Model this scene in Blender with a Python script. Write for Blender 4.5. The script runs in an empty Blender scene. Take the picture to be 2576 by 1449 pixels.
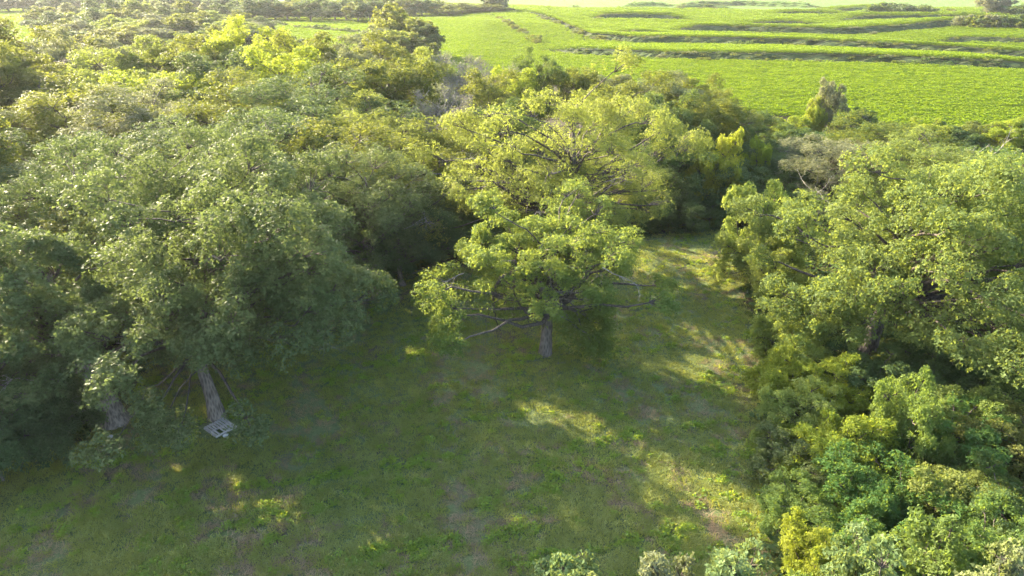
import bpy, math, random
import numpy as np
from mathutils import Vector, Matrix

# ------------------------------------------------------------------ camera, sky, sun, exposure
SC = bpy.context.scene
COL = SC.collection
H = 20.4                       # drone height above the clearing
PITCH = math.radians(24.6)
SUN_AZ = math.radians(-51.0)   # left of straight ahead (+Y)
SUN_EL = math.radians(23.0)

cam_data = bpy.data.cameras.new("camera")
cam_data.sensor_width = 36.0
cam_data.lens = 36.0 * 1716.0 / 2576.0
cam_data.clip_start = 0.1
cam_data.clip_end = 6000.0
cam = bpy.data.objects.new("camera", cam_data)
COL.objects.link(cam)
cam.location = (0, 0, H)
cam.rotation_euler = (math.pi / 2 - PITCH, 0, 0)
SC.camera = cam

world = bpy.data.worlds.new("World")
SC.world = world
world.use_nodes = True
wn = world.node_tree
bg = wn.nodes["Background"]
sky = wn.nodes.new("ShaderNodeTexSky")
sky.sky_type = 'NISHITA'
sky.sun_disc = False
sky.sun_elevation = SUN_EL
sky.sun_rotation = SUN_AZ
sky.air_density = 1.0
sky.dust_density = 3.0
sky.ozone_density = 1.0
wn.links.new(sky.outputs[0], bg.inputs[0])
bg.inputs[1].default_value = 0.15

SUN_DIR = Vector((math.sin(SUN_AZ) * math.cos(SUN_EL), math.cos(SUN_AZ) * math.cos(SUN_EL), math.sin(SUN_EL)))
sd = bpy.data.lights.new("sun", 'SUN')
sd.energy = 4.5
sd.angle = math.radians(0.6)
sd.color = (1.0, 0.86, 0.60)
sun = bpy.data.objects.new("sun", sd)
COL.objects.link(sun)
sun.rotation_euler = SUN_DIR.to_track_quat('Z', 'Y').to_euler()
sun.location = (-60, 40, 60)

SC.view_settings.view_transform = 'Standard'
SC.view_settings.look = 'None'
SC.view_settings.gamma = 1.0
SC.view_settings.use_curve_mapping = False
SC.view_settings.exposure = 2.78
SC.cycles.max_bounces = 8
SC.cycles.diffuse_bounces = 5
SC.cycles.glossy_bounces = 2
SC.cycles.transmission_bounces = 5
SC.cycles.volume_bounces = 0
SC.cycles.use_denoising = True
SC.cycles.denoising_prefilter = 'NONE'

# ------------------------------------------------------------------ helpers
SP, CP = math.sin(PITCH), math.cos(PITCH)
F, CU, CV = 1716.0, 1288.0, 724.5


def G(u, v, z=0.0):
    """world point at height z that is seen at place (u, v) of the 2576 px wide photograph"""
    s = (CV - v) / F
    q = H - z
    Y = q * (CP + s * SP) / (SP - s * CP)
    zc = Y * CP + q * SP
    return ((u - CU) / F * zc, Y, z)


def top_z(v, Y):
    s = (CV - v) / F
    return H - Y * (SP - s * CP) / (CP + s * SP)


def x_at(u, Y, z):
    return (u - CU) / F * (Y * CP + (H - z) * SP)


def tag(o, label=None, cat=None, group=None, kind=None):
    if label: o['label'] = label
    if cat: o['category'] = cat
    if group: o['group'] = group
    if kind: o['kind'] = kind
    return o


def empty(name, loc, rz=0.0, scale=1.0):
    o = bpy.data.objects.new(name, None)
    COL.objects.link(o)
    o.location = loc
    o.rotation_euler = (0, 0, rz)
    o.scale = (scale, scale, scale) if not hasattr(scale, '__len__') else scale
    o.empty_display_size = 0.5
    return o


def link(name, mesh, parent=None):
    o = bpy.data.objects.new(name, mesh)
    COL.objects.link(o)
    if parent: o.parent = parent
    return o


def np_mesh(name, verts, faces, mat, attrs=None, smooth=False):
    """verts (N,3); faces (M,k) with one k"""
    me = bpy.data.meshes.new(name)
    verts = np.ascontiguousarray(verts, dtype=np.float32)
    faces = np.ascontiguousarray(faces, dtype=np.int32)
    n, m, k = len(verts), len(faces), faces.shape[1]
    me.vertices.add(n)
    me.vertices.foreach_set("co", verts.ravel())
    me.loops.add(m * k)
    me.loops.foreach_set("vertex_index", faces.ravel())
    me.polygons.add(m)
    me.polygons.foreach_set("loop_start", np.arange(0, m * k, k, dtype=np.int32))
    me.polygons.foreach_set("loop_total", np.full(m, k, dtype=np.int32))
    if smooth:
        me.polygons.foreach_set("use_smooth", np.ones(m, dtype=bool))
    me.update(calc_edges=True)
    for nm, arr in (attrs or {}).items():
        a = me.attributes.new(nm, 'FLOAT', 'POINT')
        a.data.foreach_set("value", np.ascontiguousarray(arr, dtype=np.float32))
    if mat: me.materials.append(mat)
    return me


class Tubes:
    """collects tapered tubes; builds one quad mesh"""
    def __init__(self):
        self.v, self.f, self.n = [], [], 0

    def add(self, pts, rad, sides=6, rough=0.0, rng=None):
        pts = np.asarray(pts, dtype=float)
        rad = np.asarray(rad, dtype=float)
        k = len(pts)
        t = np.gradient(pts, axis=0)
        t /= np.linalg.norm(t, axis=1)[:, None] + 1e-9
        ref = np.array([0.0, 0.0, 1.0]) if abs(t[0][2]) < 0.8 else np.array([1.0, 0.0, 0.0])
        a = np.cross(t, ref); a /= np.linalg.norm(a, axis=1)[:, None] + 1e-9
        b = np.cross(t, a)
        ang = np.linspace(0, 2 * np.pi, sides, endpoint=False)
        r = rad[:, None] * np.ones((1, sides))
        if rough and rng is not None:
            r = r * (1 + rough * rng.standard_normal((k, sides)))
        ring = pts[:, None, :] + r[:, :, None] * (np.cos(ang)[None, :, None] * a[:, None, :] + np.sin(ang)[None, :, None] * b[:, None, :])
        self.v.append(ring.reshape(-1, 3))
        i = np.arange(k - 1)[:, None] * sides
        j = np.arange(sides)[None, :]
        j2 = (j + 1) % sides
        q = np.stack([i + j, i + j2, i + sides + j2, i + sides + j], -1).reshape(-1, 4) + self.n
        self.f.append(q)
        self.n += k * sides

    def mesh(self, name, mat):
        if not self.v: return None
        return np_mesh(name, np.concatenate(self.v), np.concatenate(self.f), mat, smooth=True)


def wiggle(p0, p1, n, amp, rng, sag=0.0):
    t = np.linspace(0, 1, n)[:, None]
    p = np.asarray(p0) * (1 - t) + np.asarray(p1) * t
    L = np.linalg.norm(np.asarray(p1) - np.asarray(p0))
    w = rng.standard_normal((n, 3)) * amp * L
    w[0] = 0; w[-1] = 0
    w[1:-1] = (w[1:-1] + w[:-2] + w[2:]) / 1.8
    p = p + w
    p[:, 2] += (np.sin(t[:, 0] * np.pi) * sag * L)
    return p


def unit(a):
    return a / (np.linalg.norm(a, axis=-1, keepdims=True) + 1e-9)


def leaves(pos, nrm, size, k, rng, width=0.42, droop=0.15, spread=0.9, tint=None, length_var=0.3, tri=False):
    """k folded leaves round every sprig position; returns verts, tri faces, tint"""
    N = len(pos)
    M = N * k
    P = np.repeat(pos, k, 0)
    A = np.repeat(unit(nrm + np.array([0, 0, 0.35])), k, 0)
    d = unit(rng.standard_normal((M, 3)))
    d = d - (d * A).sum(1)[:, None] * A
    d = unit(d) * spread + A * rng.uniform(-0.15, 0.6, (M, 1))
    d[:, 2] -= droop * rng.uniform(0.3, 1.6, M)
    d = unit(d)
    nn = unit(A + 0.55 * rng.standard_normal((M, 3)))
    s = unit(np.cross(d, nn))
    up = unit(np.cross(s, d))
    L = size * (1 + length_var * rng.standard_normal(M)).clip(0.45, 1.8)
    L = L[:, None]
    W = L * width * 0.5
    base = P + d * L * 0.12 + 0.10 * L * rng.standard_normal((M, 3))
    v0 = base
    v1 = base + d * L * 0.5 + s * W + up * L * 0.06
    v2 = base + d * L - up * L * 0.08
    v3 = base + d * L * 0.5 - s * W + up * L * 0.06
    if tri:   # small far-off leaves: one pointed face each
        W = W * 1.25
        flip = np.where(rng.random((M, 1)) < 0.5, 0.15, 0.85)
        V = np.stack([base + d * L * flip + s * W, base + d * L * (1 - flip) - up * L * 0.1, base + d * L * flip - s * W], 1).reshape(-1, 3)
        T = np.repeat(tint, k) if tint is not None else np.zeros(M)
        T = T + 0.11 * rng.standard_normal(M)
        return V, np.arange(M * 3).reshape(-1, 3), np.repeat(T, 3)
    V = np.stack([v0, v1, v2, v3], 1).reshape(-1, 3)
    i = np.arange(M)[:, None] * 4
    Fc = np.concatenate([i + np.array([[0, 1, 2]]), i + np.array([[0, 2, 3]])], 1).reshape(-1, 3)
    T = np.repeat(tint, k) if tint is not None else np.zeros(M)
    T = T + 0.16 * rng.standard_normal(M)
    return V, Fc, np.repeat(T, 4)


# ------------------------------------------------------------------ materials
def new_mat(name):
    m = bpy.data.materials.new(name)
    m.use_nodes = True
    nt = m.node_tree
    nt.nodes.clear()
    out = nt.nodes.new("ShaderNodeOutputMaterial")
    return m, nt, out


def leaf_mat(name, dark, light, trans, trans_w=0.42, rough=0.5, spec=0.05, hue_var=0.05):
    m, nt, out = new_mat(name)
    N, L = nt.nodes, nt.links
    at = N.new("ShaderNodeAttribute"); at.attribute_name = "tint"
    oi = N.new("ShaderNodeObjectInfo")
    ramp = N.new("ShaderNodeValToRGB")
    ramp.color_ramp.elements[0].position = 0.0; ramp.color_ramp.elements[0].color = (*dark, 1)
    ramp.color_ramp.elements[1].position = 1.0; ramp.color_ramp.elements[1].color = (*light, 1)
    L.new(at.outputs['Fac'], ramp.inputs[0])
    hsv = N.new("ShaderNodeHueSaturation")
    mr = N.new("ShaderNodeMapRange")
    mr.inputs[3].default_value = 0.5 - hue_var; mr.inputs[4].default_value = 0.5 + hue_var * 0.6
    L.new(oi.outputs['Random'], mr.inputs[0])
    L.new(mr.outputs[0], hsv.inputs['Hue'])
    mv = N.new("ShaderNodeMapRange")
    mv.inputs[3].default_value = 1.15; mv.inputs[4].default_value = 0.85
    L.new(oi.outputs['Random'], mv.inputs[0])
    L.new(mv.outputs[0], hsv.inputs['Value'])
    L.new(ramp.outputs[0], hsv.inputs['Color'])
    p = N.new("ShaderNodeBsdfPrincipled")
    p.inputs['Roughness'].default_value = rough
    p.inputs['Specular IOR Level'].default_value = spec
    L.new(hsv.outputs[0], p.inputs['Base Color'])
    tr = N.new("ShaderNodeBsdfTranslucent")
    mx = N.new("ShaderNodeMix"); mx.data_type = 'RGBA'; mx.blend_type = 'MIX'
    mx.inputs[0].default_value = 0.7
    L.new(hsv.outputs[0], mx.inputs[6]); mx.inputs[7].default_value = (*trans, 1)
    L.new(mx.outputs[2], tr.inputs[0])
    ms = N.new("ShaderNodeMixShader"); ms.inputs[0].default_value = trans_w
    L.new(p.outputs[0], ms.inputs[1]); L.new(tr.outputs[0], ms.inputs[2])
    L.new(ms.outputs[0], out.inputs[0])
    return m


def bark_mat(name, c1, c2, scale=7.0):
    m, nt, out = new_mat(name)
    N, L = nt.nodes, nt.links
    tc = N.new("ShaderNodeTexCoord")
    mp = N.new("ShaderNodeMapping"); mp.inputs['Scale'].default_value = (1, 1, 0.22)
    L.new(tc.outputs['Object'], mp.inputs[0])
    n1 = N.new("ShaderNodeTexNoise"); n1.inputs['Scale'].default_value = scale; n1.inputs['Detail'].default_value = 6
    L.new(mp.outputs[0], n1.inputs['Vector'])
    vo = N.new("ShaderNodeTexVoronoi"); vo.inputs['Scale'].default_value = scale * 1.6
    L.new(mp.outputs[0], vo.inputs['Vector'])
    ad = N.new("ShaderNodeMath"); ad.operation = 'MULTIPLY'
    L.new(n1.outputs[0], ad.inputs[0]); L.new(vo.outputs['Distance'], ad.inputs[1])
    r = N.new("ShaderNodeValToRGB")
    r.color_ramp.elements[0].position = 0.08; r.color_ramp.elements[0].color = (*c1, 1)
    r.color_ramp.elements[1].position = 0.38; r.color_ramp.elements[1].color = (*c2, 1)
    L.new(ad.outputs[0], r.inputs[0])
    p = N.new("ShaderNodeBsdfPrincipled"); p.inputs['Roughness'].default_value = 0.85
    L.new(r.outputs[0], p.inputs['Base Color'])
    b = N.new("ShaderNodeBump"); b.inputs['Strength'].default_value = 0.9; b.inputs['Distance'].default_value = 0.06
    L.new(ad.outputs[0], b.inputs['Height']); L.new(b.outputs[0], p.inputs['Normal'])
    L.new(p.outputs[0], out.inputs[0])
    return m


M = {}
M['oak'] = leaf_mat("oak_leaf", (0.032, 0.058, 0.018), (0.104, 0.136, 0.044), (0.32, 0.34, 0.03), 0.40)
M['blue'] = leaf_mat("shade_oak_leaf", (0.034, 0.062, 0.026), (0.088, 0.122, 0.052), (0.22, 0.28, 0.06), 0.32)  # oak leaf darkened to carry the shade over the left woods
M['walnut'] = leaf_mat("walnut_leaf", (0.058, 0.102, 0.030), (0.145, 0.185, 0.055), (0.38, 0.44, 0.05), 0.42)
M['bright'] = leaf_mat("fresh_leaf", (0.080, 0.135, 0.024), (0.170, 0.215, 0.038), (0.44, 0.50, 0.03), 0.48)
M['gray'] = leaf_mat("grey_leaf", (0.070, 0.090, 0.050), (0.160, 0.180, 0.105), (0.30, 0.32, 0.09), 0.34)
M['pale'] = leaf_mat("pale_sunlit_shrub_leaf", (0.090, 0.140, 0.040), (0.200, 0.245, 0.090), (0.54, 0.60, 0.07), 0.50)  # light leaf, boosted to stand in for sun on the right bank
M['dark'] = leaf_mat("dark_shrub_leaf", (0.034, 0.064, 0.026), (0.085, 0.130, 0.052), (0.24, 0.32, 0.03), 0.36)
M['sapling'] = leaf_mat("sapling_leaf", (0.080, 0.120, 0.042), (0.165, 0.205, 0.090), (0.32, 0.38, 0.07), 0.34)
M['fern'] = leaf_mat("thicket_leaf", (0.046, 0.092, 0.026), (0.105, 0.165, 0.050), (0.32, 0.42, 0.04), 0.42)
M['corn'] = leaf_mat("crop_leaf", (0.040, 0.088, 0.010), (0.165, 0.225, 0.026), (0.31, 0.44, 0.015), 0.42, rough=0.4, hue_var=0.0)
M['grass'] = leaf_mat("grass_blade", (0.095, 0.140, 0.050), (0.270, 0.310, 0.120), (0.74, 0.70, 0.05), 0.58, rough=0.6, spec=0.25, hue_var=0.0)
M['thatch'] = leaf_mat("dry_grass_blade", (0.160, 0.118, 0.072), (0.320, 0.250, 0.165), (0.60, 0.42, 0.16), 0.45, rough=0.8, spec=0.1, hue_var=0.0)
M['weed'] = leaf_mat("clover_leaf", (0.075, 0.145, 0.028), (0.160, 0.250, 0.048), (0.60, 0.68, 0.03), 0.52, rough=0.55, spec=0.3, hue_var=0.0)
M['bark'] = bark_mat("grey_brown_bark", (0.040, 0.032, 0.026), (0.15, 0.125, 0.105))
M['bark_dark'] = bark_mat("dark_bark", (0.020, 0.015, 0.012), (0.085, 0.066, 0.052))
M['dead'] = bark_mat("dead_wood_bark", (0.09, 0.08, 0.07), (0.26, 0.24, 0.21), 12)


# ------------------------------------------------------------------ ground relief
def ground_line(pts, ext=None):
    p = sorted(G(u, v)[:2] for u, v in pts)
    return np.array([a[0] for a in p]), np.array([a[1] for a in p])


TERR = [  # (photo polyline, rise in m)
    ([(1369, 123), (1459, 134), (1717, 149), (1894, 156), (2084, 162), (2284, 171), (2576, 185), (2760, 192)], 1.9),
    ([(1305, 32), (1408, 64), (1492, 97), (1592, 107), (1717, 110), (1884, 116), (2050, 122), (2217, 130), (2384, 138), (2576, 150), (2760, 158)], 2.2),
    ([(1690, 77), (1884, 80), (2117, 88), (2284, 83), (2400, 75), (2576, 86), (2760, 90)], 2.6),
    ([(2110, 60), (2284, 56), (2350, 54), (2490, 53), (2600, 56)], 2.6),
    ([(2340, 112), (2430, 107), (2576, 113), (2760, 118)], 1.6),
    ([(1470, 53), (1600, 50), (1744, 52)], 3.0),
    ([(1680, 28), (1780, 25), (1880, 27)], 3.0),
    ([(1700, 12), (1880, 14), (2070, 19)], 3.2),
    ([(1930, 42), (2060, 40), (2170, 41)], 2.2),
    ([(2390, 68), (2480, 64), (2600, 63)], 1.8),
    ([(2080, 30), (2180, 26), (2280, 27)], 2.4),
    ([(1560, 21), (1640, 17), (1710, 18)], 2.6),
    ([(1850, 66), (1960, 63), (2080, 66)], 1.6),
    ([(1520, 82), (1620, 86), (1720, 92)], 1.2),
]
TL = []
for pts, amp in TERR:
    xs, ys = ground_line(pts)
    TL.append((xs, ys, amp))


def relief(x, y):
    """height of the land at x, y (numpy arrays)"""
    x = np.asarray(x, dtype=float); y = np.asarray(y, dtype=float)
    z = np.zeros(np.broadcast(x, y).shape)
    for xs, ys, amp in TL:
        yt = np.interp(x, xs, ys) + 0.7 * np.sin(x * 0.11) + 0.4 * np.sin(x * 0.37 + 1)
        w = np.clip((x - xs[0]) / 12, 0, 1) * np.clip((xs[-1] - x) / 12, 0, 1)
        w = w * w * (3 - 2 * w)
        d = y - yt
        up = np.clip((d + 0.9) / 1.8, 0, 1); up = up * up * (3 - 2 * up)
        fall = 1 - np.clip(d / 42.0, 0, 1)
        z = z + amp * w * up * fall
    far = np.clip((y - 95) / 60, 0, 1)
    z = z + far * (0.8 * np.sin(x * 0.021 + 0.6) * np.sin(y * 0.017) + 0.5 * np.sin(x * 0.043 + y * 0.02))
    near = 1 - np.clip((y - 70) / 40, 0, 1)
    z = z + near * (0.10 * np.sin(x * 0.31 + 0.4 * y) * np.sin(y * 0.23) + 0.05 * np.sin(x * 0.9 + 1) * np.sin(y * 0.8))
    return z


def rz(x, y):
    return float(relief(np.array([x]), np.array([y]))[0])


CLEAR = [G(u, v)[:2] for u, v in ((-300, 1500), (-300, 1180), (180, 1130), (330, 1000), (420, 820), (640, 800), (900, 720), (1000, 690),
                                  (1300, 660), (1640, 592), (1860, 574), (1890, 640), (1880, 760), (1920, 900), (1930, 1100), (1950, 1300), (1960, 1500))]


def in_poly(x, y, poly):
    x = np.asarray(x, dtype=float); y = np.asarray(y, dtype=float)
    c = np.zeros(x.shape, dtype=bool)
    n = len(poly)
    for i in range(n):
        x1, y1 = poly[i]; x2, y2 = poly[(i + 1) % n]
        m = ((y1 > y) != (y2 > y)) & (x < (x2 - x1) * (y - y1) / (y2 - y1 + 1e-12) + x1)
        c ^= m
    return c


def field_edge(x):
    """y where the crop field begins"""
    xs = np.array([-400, -75, -40, -14, 0, 15, 30, 45, 60, 90, 400.0])
    ys = np.array([250, 200, 165, 150, 150, 135, 118, 106, 98, 92, 92.0])
    return np.interp(x, xs, ys)


def build_ground():
    xs = np.concatenate([np.linspace(-900, -260, 17), np.arange(-255, -60, 5), np.arange(-60, 60, 2.4), np.arange(60, 330, 6), np.linspace(335, 1000, 16)])
    ys = np.concatenate([np.arange(-30, 90, 2.4), np.arange(90, 300, 0.8), np.arange(300, 440, 1.2), np.arange(440, 620, 2.4), np.linspace(622, 2400, 40)])
    X, Y = np.meshgrid(xs, ys)
    Z = relief(X, Y)
    V = np.stack([X, Y, Z], -1).reshape(-1, 3)
    nx, ny = len(xs), len(ys)
    i = (np.arange(ny - 1)[:, None] * nx + np.arange(nx - 1)[None, :]).ravel()
    Fq = np.stack([i, i + 1, i + nx + 1, i + nx], 1)
    cx = X[:-1, :-1].ravel(); cy = Y[:-1, :-1].ravel()
    isf = cy > field_edge(cx)
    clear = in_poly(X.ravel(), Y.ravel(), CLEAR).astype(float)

    def sub(name, mask, mat):
        f = Fq[mask]
        used, inv = np.unique(f, return_inverse=True)
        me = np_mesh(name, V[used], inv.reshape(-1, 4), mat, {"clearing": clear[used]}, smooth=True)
        o = link(name, me)
        tag(o, kind='structure')
        return o

    # meadow and woodland floor
    m, nt, out = new_mat("meadow_soil_and_turf")
    N, L = nt.nodes, nt.links
    tc = N.new("ShaderNodeTexCoord")
    def noise(scale, detail=5, rough=0.6, vec=None):
        n = N.new("ShaderNodeTexNoise"); n.inputs['Scale'].default_value = scale
        n.inputs['Detail'].default_value = detail; n.inputs['Roughness'].default_value = rough
        L.new(vec or tc.outputs['Object'], n.inputs['Vector']); return n.outputs[0]
    def ramp(fac, c):
        r = N.new("ShaderNodeValToRGB")
        while len(r.color_ramp.elements) < len(c): r.color_ramp.elements.new(0.5)
        for e, (pos, col) in zip(r.color_ramp.elements, c):
            e.position = pos; e.color = (*col, 1)
        L.new(fac, r.inputs[0]); return r.outputs[0]
    def mix(f, a, b):
        x = N.new("ShaderNodeMix"); x.data_type = 'RGBA'
        if isinstance(f, float): x.inputs[0].default_value = f
        else: L.new(f, x.inputs[0])
        L.new(a, x.inputs[6]); L.new(b, x.inputs[7]); return x.outputs[2]
    mp = N.new("ShaderNodeMapping"); mp.inputs['Rotation'].default_value = (0, 0, 0.9); mp.inputs['Scale'].default_value = (1, 0.35, 1)
    L.new(tc.outputs['Object'], mp.inputs[0])
    green = ramp(noise(5.5, 8, 0.75), [(0.30, (0.055, 0.076, 0.026)), (0.52, (0.120, 0.150, 0.058)), (0.75, (0.200, 0.225, 0.095))])
    brown = ramp(noise(9.0, 8, 0.8), [(0.3, (0.050, 0.034, 0.024)), (0.55, (0.120, 0.086, 0.064)), (0.8, (0.210, 0.165, 0.130))])
    patch = ramp(noise(0.42, 5, 0.62, mp.outputs[0]), [(0.54, (0, 0, 0)), (0.68, (1, 1, 1))])
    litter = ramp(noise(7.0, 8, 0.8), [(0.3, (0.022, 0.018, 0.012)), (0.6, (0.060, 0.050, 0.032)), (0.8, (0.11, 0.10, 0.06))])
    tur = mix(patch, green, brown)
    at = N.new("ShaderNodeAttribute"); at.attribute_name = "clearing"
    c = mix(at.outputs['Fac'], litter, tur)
    p = N.new("ShaderNodeBsdfPrincipled"); p.inputs['Roughness'].default_value = 0.95; p.inputs['Specular IOR Level'].default_value = 0.1
    L.new(c, p.inputs['Base Color'])
    b = N.new("ShaderNodeBump"); b.inputs['Strength'].default_value = 1.0; b.inputs['Distance'].default_value = 0.12
    L.new(noise(8.0, 8, 0.8), b.inputs['Height']); L.new(b.outputs[0], p.inputs['Normal'])
    L.new(p.outputs[0], out.inputs[0])
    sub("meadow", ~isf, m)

    # crop land
    m, nt, out = new_mat("crop_land")
    N, L = nt.nodes, nt.links
    tc = N.new("ShaderNodeTexCoord")
    green = ramp(noise(1.6, 8, 0.75), [(0.3, (0.060, 0.110, 0.020)), (0.7, (0.120, 0.185, 0.032))])
    soil = ramp(noise(3.0, 6, 0.7), [(0.3, (0.026, 0.036, 0.014)), (0.7, (0.055, 0.068, 0.024))])
    geo = N.new("ShaderNodeNewGeometry")
    sep = N.new("ShaderNodeSeparateXYZ"); L.new(geo.outputs['Normal'], sep.inputs[0])
    st = ramp(sep.outputs['Z'], [(0.93, (1, 1, 1)), (0.995, (0, 0, 0))])
    sy = N.new("ShaderNodeSeparateXYZ"); L.new(tc.outputs['Object'], sy.inputs[0])
    mr = N.new("ShaderNodeMapRange"); mr.inputs[1].default_value = 330; mr.inputs[2].default_value = 520
    L.new(sy.outputs['Y'], mr.inputs[0])
    c = mix(mr.outputs[0], soil, green)
    weed = ramp(noise(1.2, 7, 0.75), [(0.35, (0.026, 0.044, 0.014)), (0.6, (0.052, 0.074, 0.024)), (0.78, (0.11, 0.12, 0.04))])  # bank weeds, coloured darker to carry the shade of the risers
    c = mix(st, c, weed)
    p = N.new("ShaderNodeBsdfPrincipled"); p.inputs['Roughness'].default_value = 0.9; p.inputs['Specular IOR Level'].default_value = 0.15
    L.new(c, p.inputs['Base Color'])
    wv = N.new("ShaderNodeTexWave"); wv.bands_direction = 'Y'; wv.inputs['Scale'].default_value = 0.22; wv.inputs['Distortion'].default_value = 2.5; wv.inputs['Detail Scale'].default_value = 0.3
    L.new(tc.outputs['Object'], wv.inputs['Vector'])
    b = N.new("ShaderNodeBump"); b.inputs['Strength'].default_value = 0.7; b.inputs['Distance'].default_value = 0.8
    L.new(wv.outputs[0], b.inputs['Height'])
    b2 = N.new("ShaderNodeBump"); b2.inputs['Strength'].default_value = 0.8; b2.inputs['Distance'].default_value = 0.5
    L.new(noise(1.4, 6, 0.7), b2.inputs['Height']); L.new(b.outputs[0], b2.inputs['Normal']); L.new(b2.outputs[0], p.inputs['Normal'])
    L.new(p.outputs[0], out.inputs[0])
    sub("crop_field", isf, m)


build_ground()

# ------------------------------------------------------------------ haze
def build_haze():
    xs, ys, zs = (-960, 960), (-40, 2380), (-3.0, H + 1.2)
    v = [(x, y, z) for x in xs for y in ys for z in zs]
    f = [(0, 1, 3, 2), (4, 6, 7, 5), (0, 4, 5, 1), (2, 3, 7, 6), (0, 2, 6, 4), (1, 5, 7, 3)]
    me = bpy.data.meshes.new("haze")
    me.from_pydata(v, [], f)
    m, nt, out = new_mat("thin_morning_air")
    vol = nt.nodes.new("ShaderNodeVolumePrincipled")
    vol.inputs['Color'].default_value = (0.93, 0.97, 1.0, 1)
    vol.inputs['Density'].default_value = HAZE_DENSITY
    vol.inputs['Anisotropy'].default_value = HAZE_G
    nt.links.new(vol.outputs[0], out.inputs['Volume'])
    me.materials.append(m)
    tag(link("haze", me), kind='stuff')


HAZE_DENSITY = 0.000085
HAZE_G = 0.36
build_haze()


# ------------------------------------------------------------------ trees
def crown_points(rng, R, z0, z1, n_lobes, sub_n, n_sprigs, flat=0.75, lobe_scale=0.30, cover=-0.35, squash=1.0, lumps=0.22, offset=(0, 0), skirt=0.75):
    """lobes spread over an uneven envelope, each lobe of smaller clumps, each clump of sprigs"""
    C = np.array([offset[0], offset[1], (z0 + z1) / 2])
    ax = np.array([R, R * squash, (z1 - z0) / 2])
    ph = rng.uniform(0, 6.28, 6)
    lobes, rad = [], []
    tries = 0
    sp = lobe_scale * 1.15
    while len(lobes) < n_lobes and tries < 6000:
        tries += 1
        d = unit(rng.standard_normal(3))
        if d[2] < -0.85: continue
        r = rng.uniform(0.12, 1.0) ** 0.6
        bump = 1 + lumps * (math.sin(2 * math.atan2(d[1], d[0]) + ph[0]) * 0.6 + math.sin(3 * math.atan2(d[1], d[0]) + ph[1] + 2 * d[2]) * 0.6 + math.sin(5 * d[2] + ph[2]) * 0.4)
        lr = lobe_scale * rng.uniform(0.65, 1.25)
        q = d * max(0.05, r * bump - lr * 0.55)
        if d[2] < 0.25 and rng.random() < skirt:   # foliage draping down the flanks
            q[:2] *= min(1.7, 1 / max(0.3, math.sqrt(1 - d[2] ** 2))) if d[2] < 0 else 1.12
        if all(np.linalg.norm(q - o) > sp * (0.75 + 0.25 * rng.random()) for o in lobes):
            lobes.append(q); rad.append(lr)
        if tries % 300 == 0: sp *= 0.93
    lobes = np.array(lobes); rad = np.array(rad)
    LP = C + lobes * ax
    LR = rad * (R * 0.5 + (z1 - z0) * 0.25)
    # clumps
    nl = len(LP)
    d = unit(rng.standard_normal((nl, sub_n, 3)))
    out = unit(LP - (C - np.array([0, 0, ax[2] * 0.4])))[:, None, :]
    d = unit(d + 0.55 * out)
    low = d[..., 2] < cover
    d[low] = unit(d[low] * np.array([1, 1, -0.6]))
    SPos = LP[:, None, :] + d * LR[:, None, None] * np.array([1, 1, flat]) * rng.uniform(0.55, 1.0, (nl, sub_n, 1))
    SR = LR[:, None] * rng.uniform(0.28, 0.52, (nl, sub_n))
    stint = rng.normal(0.5, 0.13, (nl, 1)) + rng.normal(0, 0.12, (nl, sub_n))
    SPos = SPos.reshape(-1, 3); SR = SR.ravel(); stint = stint.ravel()
    w = SR ** 2; w = w / w.sum()
    idx = rng.choice(len(SPos), n_sprigs, p=w)
    d = unit(rng.standard_normal((n_sprigs, 3)) + np.array([0, 0, 0.45]))
    P = SPos[idx] + d * (SR[idx] * rng.uniform(0.35, 1.08, n_sprigs) ** 0.7)[:, None] * np.array([1, 1, 0.85])
    zt = np.percentile(P[:, 2], 99.5)
    for A in (LP, SPos, P):
        up_ = A[:, 2] > z0
        A[up_, 2] = z0 + (A[up_, 2] - z0) * (z1 - z0) / (zt - z0)
    return LP, LR, SPos, SR, P, d, stint[idx]


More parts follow.
